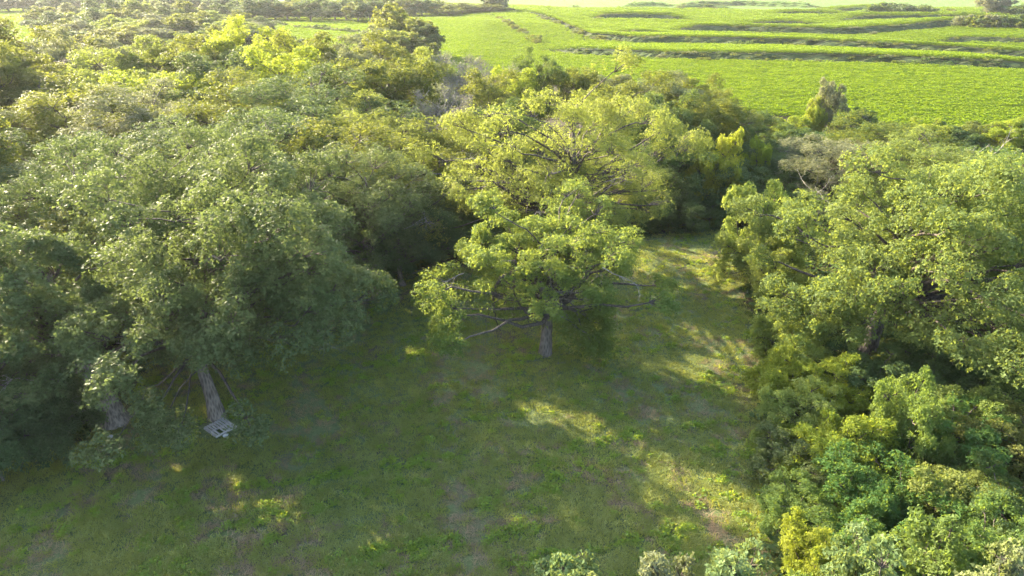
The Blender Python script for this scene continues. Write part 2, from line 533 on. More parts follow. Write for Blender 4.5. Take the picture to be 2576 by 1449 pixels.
def make_tree(seed, h=14, R=6, cb=0.28, n_lobes=34, sub_n=16, n_sprigs=6500, k=6, leaf=0.20, mat='oak', trunk_r=0.33,
              lean=(0, 0), flat=0.95, lobe_scale=0.27, trunk_pts=None, sides=10, twigs=0.6, dead=0, width=0.42, droop=0.15,
              squash=1.0, offset=(0, 0), bark='bark', bare=False, cover=-0.35, lumps=0.28, flare=1.7, tri=True, skirt=0.75):
    rng = np.random.default_rng(seed)
    z0, z1 = h * cb, h
    LP, LR, SPos, SR, P, d, t = crown_points(rng, R, z0, z1, n_lobes, sub_n, n_sprigs, flat, lobe_scale, cover, squash, lumps, offset, skirt)
    tb = Tubes()
    if trunk_pts is None:
        top = np.array([offset[0] * 0.8 + lean[0], offset[1] * 0.8 + lean[1], h * 0.80])
        tp = wiggle((0, 0, -0.3), top, 9, 0.018, rng)
    else:
        tp = np.array(trunk_pts, dtype=float)
    s = np.linspace(0, 1, len(tp))
    tr = trunk_r * (1 - 0.82 * s) ** 0.9
    # resample smooth
    ss = np.linspace(0, 1, 22)
    tps = np.stack([np.interp(ss, s, tp[:, i]) for i in range(3)], 1)
    for _ in range(2):
        tps[1:-1] = (tps[:-2] + 2 * tps[1:-1] + tps[2:]) / 4
    trs = np.interp(ss, s, tr)
    zrel = tps[:, 2] - tps[0, 2]
    trs = trs * (1 + (flare - 1) * np.exp(-zrel / (trunk_r * 2.2)))
    tb.add(tps, trs, sides, 0.05, rng)
    bt = Tubes()
    br_r = np.clip(LR * 0.045, 0.03, 0.2)
    for i in range(len(LP)):
        zt = np.clip(LP[i, 2] - rng.uniform(0.25, 0.6) * np.linalg.norm(LP[i, :2] - tps[12, :2]) - 0.5, h * 0.27, tps[-1, 2] * 0.96)
        j = int(np.argmin(abs(tps[:, 2] - zt)))
        pts = wiggle(tps[j], LP[i], 7, 0.045, rng, sag=0.06)
        r0 = min(trs[j] * 0.5, 0.03 + 0.020 * np.linalg.norm(LP[i] - tps[j]))
        if LP[i, 2] < tps[j, 2] - 0.6: r0 = min(r0, 0.045)
        bt.add(pts, np.linspace(r0, 0.025, 7), 5)
        n = int(sub_n * twigs)
        for q in rng.choice(sub_n, n, replace=False):
            e = SPos[i * sub_n + q]
            pp = wiggle(LP[i] * 0.75 + pts[4] * 0.25, e, 4, 0.08, rng)
            bt.add(pp, np.linspace(0.035, 0.010, 4), 3)
            if bare:
                for _ in range(5):
                    e2 = e + unit(rng.standard_normal(3) + np.array([0, 0, 0.9])) * rng.uniform(0.5, 1.3)
                    bt.add(wiggle(pp[rng.integers(1, 4)], e2, 4, 0.08, rng), np.linspace(0.018, 0.007, 4), 3)
    dm = None
    if dead:
        dm = []
        for _ in range(dead):
            db = Tubes()
            a = rng.uniform(0, 6.28)
            zc = rng.uniform(z0, z0 + (z1 - z0) * 0.6)
            rr = R * rng.uniform(0.45, 0.75)
            p0 = np.array([math.cos(a) * rr + offset[0], math.sin(a) * rr * squash + offset[1], zc])
            dead_branch(db, p0, np.array([math.cos(a), math.sin(a), rng.uniform(-0.35, 0.35)]), R * rng.uniform(0.25, 0.42), rng)
            dm.append(db.mesh("dead_branch", M['dead']))
    V, Fc, T = leaves(P, d, leaf, k, rng, width=width, droop=droop, tint=t, tri=tri, length_var=0.38)
    return dict(trunk=tb.mesh("trunk", M[bark]), branches=bt.mesh("branches", M['dead' if bark == 'dead' else 'bark_dark']), dead=dm,
                crown=np_mesh("crown", V, Fc, M[mat], {"tint": T}), h=h, R=R, k=k, P=P)


def dead_branch(tb, p0, d, L, rng, depth=0, r=0.032):
    d = unit(d)
    pts = [p0]
    for i in range(6):
        d = unit(d + 0.22 * rng.standard_normal(3))
        pts.append(pts[-1] + d * L / 6)
    pts = np.array(pts)
    tb.add(pts, np.linspace(r, max(0.006, r * 0.25), 7), 4 if depth == 0 else 3)
    if depth < 2:
        for _ in range(5 if depth == 0 else 3):
            j = rng.integers(2, 7)
            dead_branch(tb, pts[j], d + 0.9 * rng.standard_normal(3), L * rng.uniform(0.3, 0.55), rng, depth + 1, r * 0.5)


ALL_CROWNS = []


def place_tree(proto, name, loc, rz_=0.0, sc=1.0, label=None, cat='tree', group=None, mat=None):
    r = empty(name, loc, rz_, sc)
    tag(r, label, cat, group)
    for part in ('trunk', 'branches', 'dead', 'crown'):
        me = proto.get(part)
        if me is None: continue
        if part == 'dead':
            for q in me: link('dead_branch', q, r)
            continue
        nm = part
        o = link(nm, me, r)
        if part == 'crown':
            ALL_CROWNS.append((o, proto))
            if mat:
                o.material_slots[0].link = 'OBJECT'
                o.material_slots[0].material = M[mat]
    return r


ORD = ['first', 'second', 'third', 'fourth', 'fifth', 'sixth', 'seventh', 'eighth', 'ninth', 'tenth', 'eleventh', 'twelfth',
       'thirteenth', 'fourteenth', 'fifteenth', 'sixteenth', 'seventeenth', 'eighteenth', 'nineteenth', 'twentieth']
LOOK = {'fern': 'mid green bush', 'sapling': 'pale sapling', 'oak': 'olive green oak', 'blue': 'deep green oak', 'walnut': 'yellow-green walnut tree', 'bright': 'bright yellow-green tree',
        'gray': 'grey-green tree', 'bare': 'half-bare brown twiggy tree', 'pale': 'pale green tree', 'dark': 'dark green tree'}
rnd = random.Random(5)

near = [make_tree(100 + i, h=14, R=6.0, cb=0.14, n_lobes=46, n_sprigs=15000, k=6, leaf=0.155, mat='oak', dead=5, squash=[1, .88, 1.1, .95][i]) for i in range(4)]
mid = [make_tree(200 + i, h=14, R=6.0, cb=0.14, n_lobes=40, sub_n=12, n_sprigs=9500, k=6, leaf=0.22, mat='oak', sides=6, twigs=0.3) for i in range(4)]
bare = [make_tree(300 + i, h=14, R=5.0, cb=0.3, n_lobes=30, sub_n=12, n_sprigs=900, k=5, leaf=0.22, mat='gray', sides=6, twigs=0.9, bare=True, bark='dead') for i in range(2)]
far = [make_tree(400 + i, h=12, R=5.0, cb=0.06, n_lobes=26, sub_n=9, n_sprigs=3600, k=4, leaf=0.46, mat='oak', sides=5, twigs=0.1, lobe_scale=0.36, width=0.6) for i in range(4)]
shrub = [make_tree(500 + i, h=4, R=2.4, cb=0.02, n_lobes=22, sub_n=12, n_sprigs=6000, k=6, leaf=0.12, mat='dark', trunk_r=0.07, sides=5, twigs=0.3, lobe_scale=0.34, cover=-0.7) for i in range(4)]
shrub_far = [make_tree(600 + i, h=4, R=2.6, cb=0.0, n_lobes=10, sub_n=7, n_sprigs=420, k=4, leaf=0.42, mat='dark', trunk_r=0.07, sides=4, twigs=0.1, lobe_scale=0.4, cover=-0.8, width=0.6) for i in range(3)]


def put(protos, u, vtop, Y, R, kind, name, label, group=None, cat='tree', hmin=2.0):
    zt = top_z(vtop, Y)
    x = x_at(u, Y, zt * 0.6)
    g = rz(x, Y)
    h = max(hmin, zt - g)
    pr = protos[rnd.randrange(len(protos))] if kind != 'bare' else bare[rnd.randrange(2)]
    s = h / pr['h']
    sx = R / pr['R']
    return place_tree(pr, name, (x, Y, g - 0.05), rnd.uniform(0, 6.28), (sx, sx, s), label, cat, group, mat=None if kind == 'bare' else kind)


# hero trees --------------------------------------------------------
def build_heroes():
    # the walnut that stands alone in the clearing: leaning, forked trunk
    bx, by, _ = G(1372, 893)
    p = make_tree(11, h=9.8, R=5.7, cb=0.29, skirt=0.5, n_lobes=60, sub_n=12, n_sprigs=19000, k=7, leaf=0.15, mat='walnut', trunk_r=0.36,
                  trunk_pts=[(0, 0, -0.3), (0.02, 0, 1.4), (0.12, 0, 2.6), (0.05, 0.1, 3.6), (-0.5, 0.2, 4.6), (-0.9, 0.3, 5.2), (-0.6, 0.4, 6.0), (-0.2, 0.4, 7.0)],
                  flare=1.35, width=0.3, droop=0.5, sides=14, offset=(0.1, 0.2), bark='bark', dead=4, twigs=0.8, cover=-0.4, flat=0.9, lobe_scale=0.25, lumps=0.45)
    t = place_tree(p, 'walnut_tree', (bx, by, rz(bx, by)), 0, 1, 'walnut tree with a leaning hollow trunk standing alone in the middle of the clearing')
    rng = np.random.default_rng(3)
    lt = Tubes()   # the arching limb with hanging dead side limbs
    arch = np.array([(-0.6, 0.1, 4.9), (-1.2, -0.1, 5.3), (-1.9, -0.3, 5.35), (-2.6, -0.5, 5.1), (-3.0, -0.6, 4.3), (-3.1, -0.7, 3.3)])
    lt.add(arch, [0.25, 0.21, 0.17, 0.13, 0.09, 0.05], 8, 0.05, rng)
    for a, b, r in (((-1.9, -0.3, 5.3), (-0.4, -0.9, 2.6), 0.085), ((-2.5, -0.45, 5.1), (-2.4, -0.8, 3.2), 0.05), ((-3.05, -0.65, 3.6), (-2.6, -0.9, 2.0), 0.05),
                    ((-3.0, -0.65, 3.9), (-3.5, -0.9, 2.4), 0.035), ((-1.1, -0.7, 3.8), (-1.0, -0.8, 2.3), 0.035)):
        pts = wiggle(a, b, 8, 0.07, rng, sag=-0.05)
        lt.add(pts, np.linspace(r, r * 0.3, 8), 6)
        for _ in range(3):
            j = rng.integers(3, 8)
            lt.add(wiggle(pts[j], pts[j] + rng.standard_normal(3) * 0.5 + np.array([0, 0, -0.4]), 4, 0.1, rng), np.linspace(0.02, 0.008, 4), 3)
    link("arching_limb", lt.mesh("arching_limb", M['bark_dark']), t)
    for a, d, L in (((0.1, -0.5, 4.8), (0.4, -0.3, -0.7), 2.2), ((0.2, -0.5, 4.6), (-0.3, -0.2, 0.8), 1.8), ((0.3, -0.5, 4.2), (0.8, -0.2, 0.1), 2.0), ((-4.6, -1.0, 5.6), (-0.8, -0.3, -0.2), 1.6)):
        db = Tubes()
        dead_branch(db, np.array(a), np.array(d), L, rng)
        link("dead_branch", db.mesh("dead_branch", M['dead']), t)

    # low hanging bough to the right of the trunk
    LP = np.array([(1.7, -0.8, 1.9), (2.5, -0.9, 1.4), (3.1, -1.0, 1.2), (1.0, -0.5, 2.7), (3.4, -0.6, 2.2), (2.4, -0.4, 2.6), (-2.2, -0.6, 3.6), (2.9, -0.7, 3.4)])
    S = np.repeat(LP, 130, 0) + rng.standard_normal((8 * 130, 3)) * np.array([0.55, 0.5, 0.42]) * np.repeat(rng.uniform(0.6, 1.25, (8, 1)), 130, 0)
    S = S[S[:, 2] > 0.35]
    V, Fc, T = leaves(S, unit(rng.standard_normal(S.shape) + np.array([0, 0, 0.8])), 0.2, 7, rng, width=0.3, droop=0.5, tint=rng.normal(0.4, 0.15, len(S)))
    link("hanging_foliage", np_mesh("hanging_foliage", V, Fc, M['walnut'], {"tint": T}), t)
    bt = Tubes()
    for q in LP:
        bt.add(wiggle((0.1, 0, 4.0), q, 7, 0.06, rng, 0.08), np.linspace(0.07, 0.015, 7), 5)
    link("drooping_boughs", bt.mesh("drooping_boughs", M['bark']), t)

    # the big sunlit walnut behind it
    x, y = x_at(1400, 48.5, 9), 48.5
    h = top_z(150, y)
    p = make_tree(12, h=h, R=9.0, cb=0.03, n_lobes=96, sub_n=12, n_sprigs=28000, k=7, leaf=0.17, mat='walnut', trunk_r=0.45, lobe_scale=0.20,
                  width=0.3, droop=0.45, sides=10, dead=5, twigs=0.7, lumps=0.28, lean=(1.2, 0), squash=0.85, flat=0.9, cover=-0.3, offset=(0.4, 0))
    place_tree(p, 'walnut_tree', (x, y, 0), 0.3, 1, 'tallest sunlit yellow-green walnut tree, behind the lone leaning tree')

    # the leaning oak and the pale-trunked oak on the left of the clearing
    bx, by, _ = G(290, 1062)
    h = top_z(585, by)
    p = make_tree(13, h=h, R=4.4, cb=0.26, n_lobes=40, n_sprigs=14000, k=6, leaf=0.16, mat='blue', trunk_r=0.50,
                  trunk_pts=[(0, 0, -0.3), (-0.15, 0, 1.2), (-0.6, 0.1, 2.6), (-1.1, 0.2, 4.2), (-1.6, 0.3, 6), (-1.3, 0.4, 8)], flare=1.8,
                  offset=(-1.6, 0.2), dead=7, sides=14)
    place_tree(p, 'oak_tree', (bx, by, rz(bx, by)), 0, 1, 'grey-green oak with a flared leaning trunk at the left end of the clearing')
    bx, by, _ = G(548, 1050)
    h = top_z(395, by)
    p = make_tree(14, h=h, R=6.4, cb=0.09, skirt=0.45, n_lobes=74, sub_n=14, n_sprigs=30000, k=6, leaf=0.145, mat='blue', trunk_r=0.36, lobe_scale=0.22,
                  trunk_pts=[(0, 0, -0.3), (-0.1, 0, 1.5), (-0.35, 0.1, 3), (0.0, 0.5, 5), (0.8, 0.8, 8), (1.6, 1.2, 11)], flare=1.45,
                  offset=(2.6, 0.1), dead=4, sides=14, cover=-0.2)
    place_tree(p, 'oak_tree', (bx, by, rz(bx, by)), 0, 1, 'broad deep green oak with the wooden pallet at the foot of its pale trunk')

    # right side oak
    bx, by, _ = G(2175, 890)
    h = top_z(372, by + 2)
    p = make_tree(15, h=h, R=9.2, cb=0.05, n_lobes=92, sub_n=14, n_sprigs=40000, k=6, leaf=0.145, mat='walnut', trunk_r=0.46, lobe_scale=0.205,
                  trunk_pts=[(0, 0, -0.3), (0.3, 0.1, 1.8), (0.7, 0.3, 3.6), (1.3, 0.8, 5.5), (1.8, 1.3, 8), (2.2, 1.6, 10.5)], flare=1.3,
                  offset=(1.9, 0.6), dead=3, sides=14, width=0.45, cover=-0.2)
    place_tree(p, 'oak_tree', (bx, by, 0), 0, 1, 'huge spreading oak filling the right side, its thick reddish trunk leaning', mat='oak2')


M['oak2'] = leaf_mat("sunny_oak_leaf", (0.048, 0.086, 0.028), (0.135, 0.175, 0.060), (0.36, 0.42, 0.05), 0.42)
build_heroes()

# rows of the woods: (u, v of the top, distance, radius, kind)
ROWS = [
    ('closest', near, [(-90, 800, 27, 4.5, 'blue'), (20, 560, 36, 5.2, 'blue'), (200, 500, 40, 5.6, 'blue'), (275, 540, 36.5, 4.6, 'oak'), (130, 470, 42, 5, 'oak')]),  # last two oaks added to block stray sun on the clearing
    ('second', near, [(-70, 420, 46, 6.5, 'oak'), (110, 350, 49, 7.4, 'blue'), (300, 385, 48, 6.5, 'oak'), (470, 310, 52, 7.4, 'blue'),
                      (690, 285, 49, 7.6, 'blue'), (880, 290, 50, 6.6, 'oak'), (985, 420, 50, 3.6, 'walnut'), (925, 370, 43, 5.0, 'blue'), (1005, 500, 45, 3.8, 'blue'), (330, 450, 41, 5.0, 'blue'), (480, 480, 40.5, 4.6, 'oak'), (690, 420, 39.5, 4.8, 'blue'), (478, 560, 35.5, 3.4, 'blue'), (300, 500, 40, 4.8, 'oak'), (590, 560, 36, 3.2, 'oak'), (434, 335, 37.5, 5.0, 'blue'), (210, 360, 40, 5.4, 'blue')]),  # most trees after the walnut are added to keep sun off the grass
    ('third', near, [(-20, 250, 62, 7.4, 'oak'), (180, 225, 62, 8, 'oak'), (390, 235, 64, 7.6, 'gray'), (600, 210, 64, 8, 'oak'),
                     (800, 200, 63, 7.6, 'blue'), (960, 270, 61, 5.8, 'walnut'), (1090, 330, 58, 3.6, 'oak')]),
    ('filler', near, [(1030, 470, 52, 3.2, 'blue'), (1120, 430, 56, 3.4, 'oak'), (1190, 500, 56, 3.0, 'blue'), (1640, 420, 59, 3.2, 'dark'), (1560, 440, 60, 3.2, 'oak')]),
    ('fourth', mid, [(-60, 150, 80, 7.5, 'walnut'), (110, 160, 79, 8.2, 'oak'), (290, 150, 81, 7.6, 'walnut'), (440, 180, 78, 6.5, 'bright'),
                     (570, 150, 80, 7, 'blue'), (710, 125, 81, 7, 'bright'), (850, 160, 78, 6.4, 'oak'), (980, 165, 79, 6.4, 'oak'),
                     (1120, 225, 73, 4.2, 'bare'), (1230, 180, 78, 5, 'oak'), (1570, 180, 78, 5, 'oak'), (1670, 185, 80, 5, 'gray'), (1770, 200, 80, 4.6, 'oak')]),
    ('fifth', mid, [(-60, 50, 97, 8, 'oak'), (90, 60, 99, 8.6, 'oak'), (235, 85, 98, 6.5, 'gray'), (350, 100, 99, 6.4, 'walnut'), (470, 98, 99, 6.8, 'oak'), (570, 118, 95, 5, 'blue'),
                    (655, 66, 98, 6.4, 'bright'), (770, 98, 96, 6.2, 'oak'), (870, 116, 96, 5.6, 'gray'), (960, 106, 98, 6, 'oak'), (1050, 118, 96, 5.2, 'walnut'),
                    (1130, 128, 95, 4.5, 'bare'), (1215, 140, 92, 5, 'bare'), (1290, 160, 88, 4.5, 'bright'), (1355, 132, 92, 3.4, 'dark'), (1440, 170, 92, 4.6, 'oak'),
                    (1530, 185, 90, 4.5, 'gray'), (1620, 180, 92, 4.6, 'oak'), (1700, 190, 94, 4, 'oak')]),
    ('middle', mid, [(1190, 300, 66, 4, 'oak'), (1290, 260, 68, 4.6, 'dark'), (1600, 250, 66, 4.6, 'dark'), (1690, 225, 68, 4.8, 'dark'), (1790, 245, 70, 4.8, 'oak'), (1880, 275, 74, 4.2, 'dark'),
                     (1700, 340, 61, 4, 'dark'), (1800, 400, 62, 4.4, 'dark'), (1900, 380, 66, 4.2, 'dark'), (1970, 350, 72, 4, 'gray')]),
    ('far right', near, [(2090, 335, 62, 5, 'gray'), (2230, 290, 66, 5.2, 'oak'), (2360, 350, 56, 5, 'oak2'), (2590, 400, 40, 6, 'oak2'), (2450, 400, 50, 4.6, 'oak2')]),
]
for rname, protos, lst in ROWS:
    for i, (u, v, Y, R, kind) in enumerate(sorted(lst)):
        where = {'closest': 'closest row of the left woods', 'middle': 'clump behind the tallest walnut', 'far right': 'group behind the spreading right oak', 'filler': 'smaller trees flanking the tallest walnut'}.get(rname, f'{rname} row of the woods')
        lab = f"{LOOK.get(kind, 'yellow-green oak')}, {ORD[i]} from the left in the {where}"
        v = v + rnd.uniform(-16, 12) - (10 if rname in ('third', 'fourth', 'fifth') and u < 1000 else 0)
        put(protos, u, v, Y, R, kind, 'oak_tree' if kind in ('oak', 'blue', 'oak2') else 'broadleaf_tree', lab, 'trees of the woods')

# trees just outside the frame on the left whose shade falls over the clearing
for i, (x, y, h, R) in enumerate([(-33, 26, 13, 6), (-38, 38, 14, 6.5), (-44, 50, 14, 6.5), (-48, 28, 13, 6.5), (-54, 42, 14, 6.5), (-52, 62, 14, 6.5), (-64, 55, 14, 6.5), (-66, 72, 14, 7), (-58, 80, 14, 6)]):
    pr = near[i % 4] if y < 50 else mid[i % 4]
    place_tree(pr, 'oak_tree', (x, y, 0), i * 1.3, (R / pr['R'], R / pr['R'], h / pr['h']), f'olive green oak past the left edge of the clearing, {ORD[i]} outward', 'tree', 'trees of the woods')

# individual smaller trees and shrubs: (u, vtop, Y, R, kind, label)
SHR = [
    # bright saplings and shrubs beside the middle clump
    (1805, 335, 60.5, 2.6, 'bright', 'bright yellow-green sapling in front of the dark middle clump', 7),
    (1900, 350, 66, 1.6, 'bright', 'small bright yellow-green bush right of the bright sapling', 4),
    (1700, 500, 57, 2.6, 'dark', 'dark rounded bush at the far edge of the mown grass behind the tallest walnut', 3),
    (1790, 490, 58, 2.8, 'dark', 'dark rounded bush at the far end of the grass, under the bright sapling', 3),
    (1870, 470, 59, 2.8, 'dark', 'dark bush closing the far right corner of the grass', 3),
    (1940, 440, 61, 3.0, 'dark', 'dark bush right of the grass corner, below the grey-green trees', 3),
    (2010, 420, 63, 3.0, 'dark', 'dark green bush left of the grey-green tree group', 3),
    (1950, 330, 80, 3.0, 'dark', 'dark bush at the field side of the dark middle clump', 3),
    (2030, 320, 84, 3.2, 'dark', 'dark thicket left of the slender field-edge tree', 3),
    (1900, 290, 88, 3.2, 'oak', 'olive bush where the woods meet the crop, left of the slender tree', 3),
    (1990, 290, 92, 3.0, 'bright', 'yellow-green bush at the crop edge left of the slender tree', 2),
    (2085, 202, 93, 2.6, 'gray', 'slender tall tree standing alone at the near edge of the crop field', 8),
    (2050, 240, 92, 1.6, 'bright', 'yellowish sapling touching the left side of the slender field-edge tree', 5),
    (2170, 270, 92, 2.2, 'dark', 'dark compact bush just right of the slender field-edge tree', 4),
    (2120, 300, 88, 3.0, 'oak', 'olive bush at the foot of the slender field-edge tree', 3),
    (2330, 300, 88, 3.2, 'bright', 'yellow-green bush at the crop edge above the grey-green trees', 3),
    (2400, 315, 86, 3.2, 'dark', 'dark bush at the crop edge, right of the yellow-green one', 3),
    (2470, 310, 88, 3.0, 'oak', 'olive bush at the crop edge near the right end', 3),
    (2540, 300, 86, 3.2, 'bright', 'yellow-green bush at the crop edge at the right end', 3),
    (2620, 310, 84, 3.2, 'dark', 'dark bush at the crop edge past the right end', 3),
    (2420, 370, 72, 3.4, 'dark', 'dark thicket behind the dead snag', 3),
    (2520, 375, 70, 3.4, 'dark', 'dark thicket right of the dead snag', 3),
    (2600, 400, 64, 3.4, 'dark', 'dark thicket at the right edge below the crop', 3),
    (2300, 360, 76, 3.4, 'oak', 'olive bush between the grey-green trees and the crop', 3),
    # vine-covered shrubs on the right edge of the clearing, several kinds lightened in place of sun
    (1925, 455, 47, 2.6, 'pale', 'leafy pale shrub at the far end of the bank on the right of the grass', 4),
    (1900, 600, 45, 2.5, 'pale', 'pale vine-covered mound jutting into the grass below the spreading oak', 4),
    (1960, 640, 41, 2.2, 'pale', 'pale vine-covered mound behind the jutting one', 3),
    (1975, 790, 36, 1.9, 'pale', 'green bush between the pale mounds on the right bank', 2.5),
    (2030, 820, 33, 2.4, 'pale', 'large sunlit vine mound at mid height of the right bank', 4),
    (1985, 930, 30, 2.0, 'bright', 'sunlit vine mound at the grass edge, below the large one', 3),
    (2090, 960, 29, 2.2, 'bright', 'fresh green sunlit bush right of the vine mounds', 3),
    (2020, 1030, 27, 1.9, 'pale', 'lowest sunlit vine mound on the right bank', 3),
    (2200, 980, 30, 2.6, 'dark', 'dark bush in front of the spreading oak trunk', 3),
    (2330, 930, 31, 3.0, 'dark', 'dark thicket under the middle right side of the spreading oak', 3),
    (2460, 900, 31, 3.0, 'dark', 'dark thicket under the right side of the spreading oak', 3),
    (2580, 880, 31, 3.0, 'dark', 'dark thicket at the right edge under the oak', 3),
    (2010, 1140, 24.5, 1.8, 'dark', 'low dark bush at the lower right edge of the grass', 2),
    (2120, 1100, 24.5, 2.2, 'bright', 'fresh green bush behind the low dark bush at lower right', 3),
    (2270, 1025, 25, 1.7, 'fern', 'feathery green sapling rising out of the lower right thicket', 5),
    (2390, 1080, 25, 2.4, 'fern', 'green bush right of the feathery sapling', 3),
    (2500, 1060, 26, 2.6, 'fern', 'green bush at the right edge below the oak thicket', 3),
    (2600, 1080, 24, 2.6, 'oak', 'olive bush at the right edge, lower down', 3),
    (2010, 1260, 21, 1.7, 'fern', 'mid green bush at the bottom end of the grass edge', 2),
    (2130, 1210, 21.5, 2.0, 'fern', 'mid green bush in the lower right thicket', 3),
    (2260, 1180, 21.5, 2.2, 'fern', 'mid green bush in the middle of the lower right thicket', 3),
    (2400, 1190, 21, 2.2, 'walnut', 'yellow-green bush in the middle of the lower right thicket', 3),
    (2530, 1190, 21, 2.2, 'oak', 'olive bush near the right edge of the lower thicket', 3),
    (2050, 1330, 18, 1.5, 'bright', 'fresh green bush low in the lower right thicket, beside the grass', 2),
    (2220, 1330, 18, 1.8, 'fern', 'mid green bush low in the lower right thicket', 2.5),
    (2480, 1300, 18, 1.9, 'fern', 'mid green bush low near the right edge', 2.5),
    (2600, 1290, 18, 1.9, 'dark', 'dark bush low at the right edge', 2.5),
    # understory on the left
    (1010, 600, 48, 2.6, 'blue', 'deep green bush closing the far left end of the grass', 3),
    (920, 640, 46, 2.6, 'blue', 'deep green bush left of the grass end, under the woods', 3),
    (1090, 600, 51, 2.6, 'dark', 'dark bush at the far edge of the grass left of the lone tree', 3),
    (1180, 590, 53, 2.6, 'dark', 'dark bush at the far edge of the grass behind the lone tree', 3),
    (1280, 580, 54, 2.6, 'oak', 'olive bush behind the crown of the lone tree', 3),
    (1560, 520, 57, 2.6, 'dark', 'dark bush right of the tallest walnut trunk', 3),
    (1620, 520, 58, 2.4, 'dark', 'second dark bush right of the tallest walnut trunk', 3),
    (60, 900, 27, 2.6, 'blue', 'deep green bush left of the flared leaning trunk', 3),
    (-40, 1000, 24, 2.4, 'blue', 'deep green bush at the left edge of the grass', 3),
    (130, 1000, 26, 1.8, 'blue', 'low deep green bush at the foot of the flared leaning trunk', 2),
    (420, 700, 38, 2.6, 'walnut', 'sunlit yellow-green bush deep between the two left oaks', 4),
    (500, 640, 42, 2.8, 'dark', 'dark bush deep between the two left oaks', 3),
    (300, 680, 39, 2.8, 'dark', 'dark bush behind the grey-green leaning oak', 3),
    (160, 700, 37, 2.8, 'dark', 'dark bush in the shade behind the leaning oak, further left', 3),
    (780, 660, 44, 2.8, 'dark', 'dark bush in the shade behind the broad deep green oak', 3),
    (650, 660, 43, 2.8, 'dark', 'dark bush in the shade behind the pale trunk', 3),
]
for (u, v, Y, R, kind, lab, hm) in SHR:
    put(shrub if Y < 70 else shrub[:2], u, v, Y, R, kind, 'bush' if 'tree' not in lab.split(',')[0].split(' standing')[0] or 'bush' in lab else 'slender_tree', lab, 'bushes round the clearing', 'bush' if 'slender tall tree' not in lab else 'tree', hmin=hm)

# large-leaved young trees rising close below the camera
sap = [make_tree(700 + i, h=8, R=1.9, cb=0.45, n_lobes=22, sub_n=9, n_sprigs=900, k=8, leaf=0.17, mat='pale', trunk_r=0.08, sides=6, twigs=0.8,
                 lobe_scale=0.30, width=0.5, lumps=0.3, spread_dummy=None) if False else
       make_tree(700 + i, h=8, R=1.9, cb=0.40, n_lobes=22, sub_n=9, n_sprigs=1300, k=8, leaf=0.16, mat='pale', trunk_r=0.08, sides=6, twigs=0.8,
                 lobe_scale=0.30, width=0.5, lumps=0.3) for i in range(3)]
for (u, v, Y, R, kind, lab) in [
    (1430, 1375, 13.5, 1.7, 'sapling', 'pale green sapling top, leftmost of those along the bottom'),
    (1500, 1440, 12.5, 1.5, 'sapling', 'pale green sapling top between the two leftmost at the bottom'),
    (1650, 1372, 13.5, 1.3, 'gray', 'grey-green upright sapling top at the bottom, right of the dry patch'),
    (1840, 1365, 13, 1.7, 'sapling', 'large-leaved light green sapling top at the bottom beside the grass edge'),
    (1960, 1440, 12, 1.4, 'fern', 'low bright green sapling top at the bottom'),
    (2130, 1325, 14, 1.3, 'sapling', 'pale green sapling with long shoots at the bottom right'),
    (2200, 1430, 12, 1.6, 'sapling', 'pale sapling top just below the long-shooted one'),
    (2340, 1270, 15.5, 1.7, 'fern', 'feathery fresh green young tree at the bottom right'),
    (2470, 1400, 13, 1.3, 'sapling', 'large-leaved pale sapling top near the bottom right corner'),
    (2580, 1380, 13.5, 1.5, 'gray', 'grey-green sapling top in the bottom right corner')]:
    put(sap, u, v + 22, Y, R * 0.8, kind, 'sapling', lab, 'young trees along the bottom', 'sapling')

# dead snag right of the spreading oak
def build_snag():
    rng = np.random.default_rng(8)
    Y = 58; zt = top_z(360, Y); x = x_at(2480, Y, zt)
    r = empty('dead_tree', (x, Y, 0)); tag(r, 'bare dead grey tree standing above the thicket behind the right oak', 'tree')
    tb = Tubes(); tb.add(wiggle((0, 0, -0.2), (0.4, 0, zt * 0.85), 9, 0.03, rng), np.linspace(0.2, 0.06, 9), 7)
    link('trunk', tb.mesh('trunk', M['dead']), r)
    for i in range(11):
        b = Tubes()
        a = rng.uniform(0, 6.28)
        dead_branch(b, np.array([0.25, 0, zt * rng.uniform(0.5, 0.85)]), np.array([math.cos(a), math.sin(a), 0.7]), rng.uniform(1.5, 2.8), rng, 0, 0.06)
        link('dead_branch', b.mesh('dead_branch', M['dead']), r)
build_snag()

# far woods, hedges and field trees -------------------------------------------------
FAR = []
rr = random.Random(21)
for row, (Y0, vt, us) in enumerate([(205, 72, range(170, 700, 66)), (235, 45, range(150, 700, 62)), (268, 22, range(130, 690, 58)), (300, 3, range(120, 620, 56))]):
    for i, u in enumerate(us):
        vv = vt + rr.uniform(-8, 8) + (14 if u > 640 else 0) + (10 if u < 190 else 0)
        FAR.append((u + rr.uniform(-12, 12), vv, Y0 + rr.uniform(-8, 8), 6.2 + rr.uniform(-1, 1), rr.choice(['oak', 'blue', 'walnut', 'gray', 'oak']),
                    f"{ORD[i]} tree from the left in the {['nearest', 'second', 'third', 'hindmost'][row]} row of the far wood at upper left", 'trees of the far wood'))
for i, (u, v, Y, R, k) in enumerate([(940, 65, 183, 4.6, 'gray'), (985, 12, 196, 6, 'oak'), (1040, 38, 190, 5.4, 'oak'), (1075, 62, 186, 4.4, 'blue'), (1000, 75, 178, 5, 'walnut'), (1035, 85, 176, 4.6, 'oak'), (955, 90, 176, 4, 'gray')]):
    FAR.append((u, v, Y, R, k, f"{ORD[i]} tree of the clump standing out into the field at upper middle", 'field clump trees'))
for i, u in enumerate(range(-60, 600, 38)):
    FAR.append((u, -14 + rr.uniform(-5, 5), 430 + rr.uniform(-15, 15), 8, 'blue', f"{ORD[i]} hazy tree from the left in the top left corner", 'hazy far trees'))
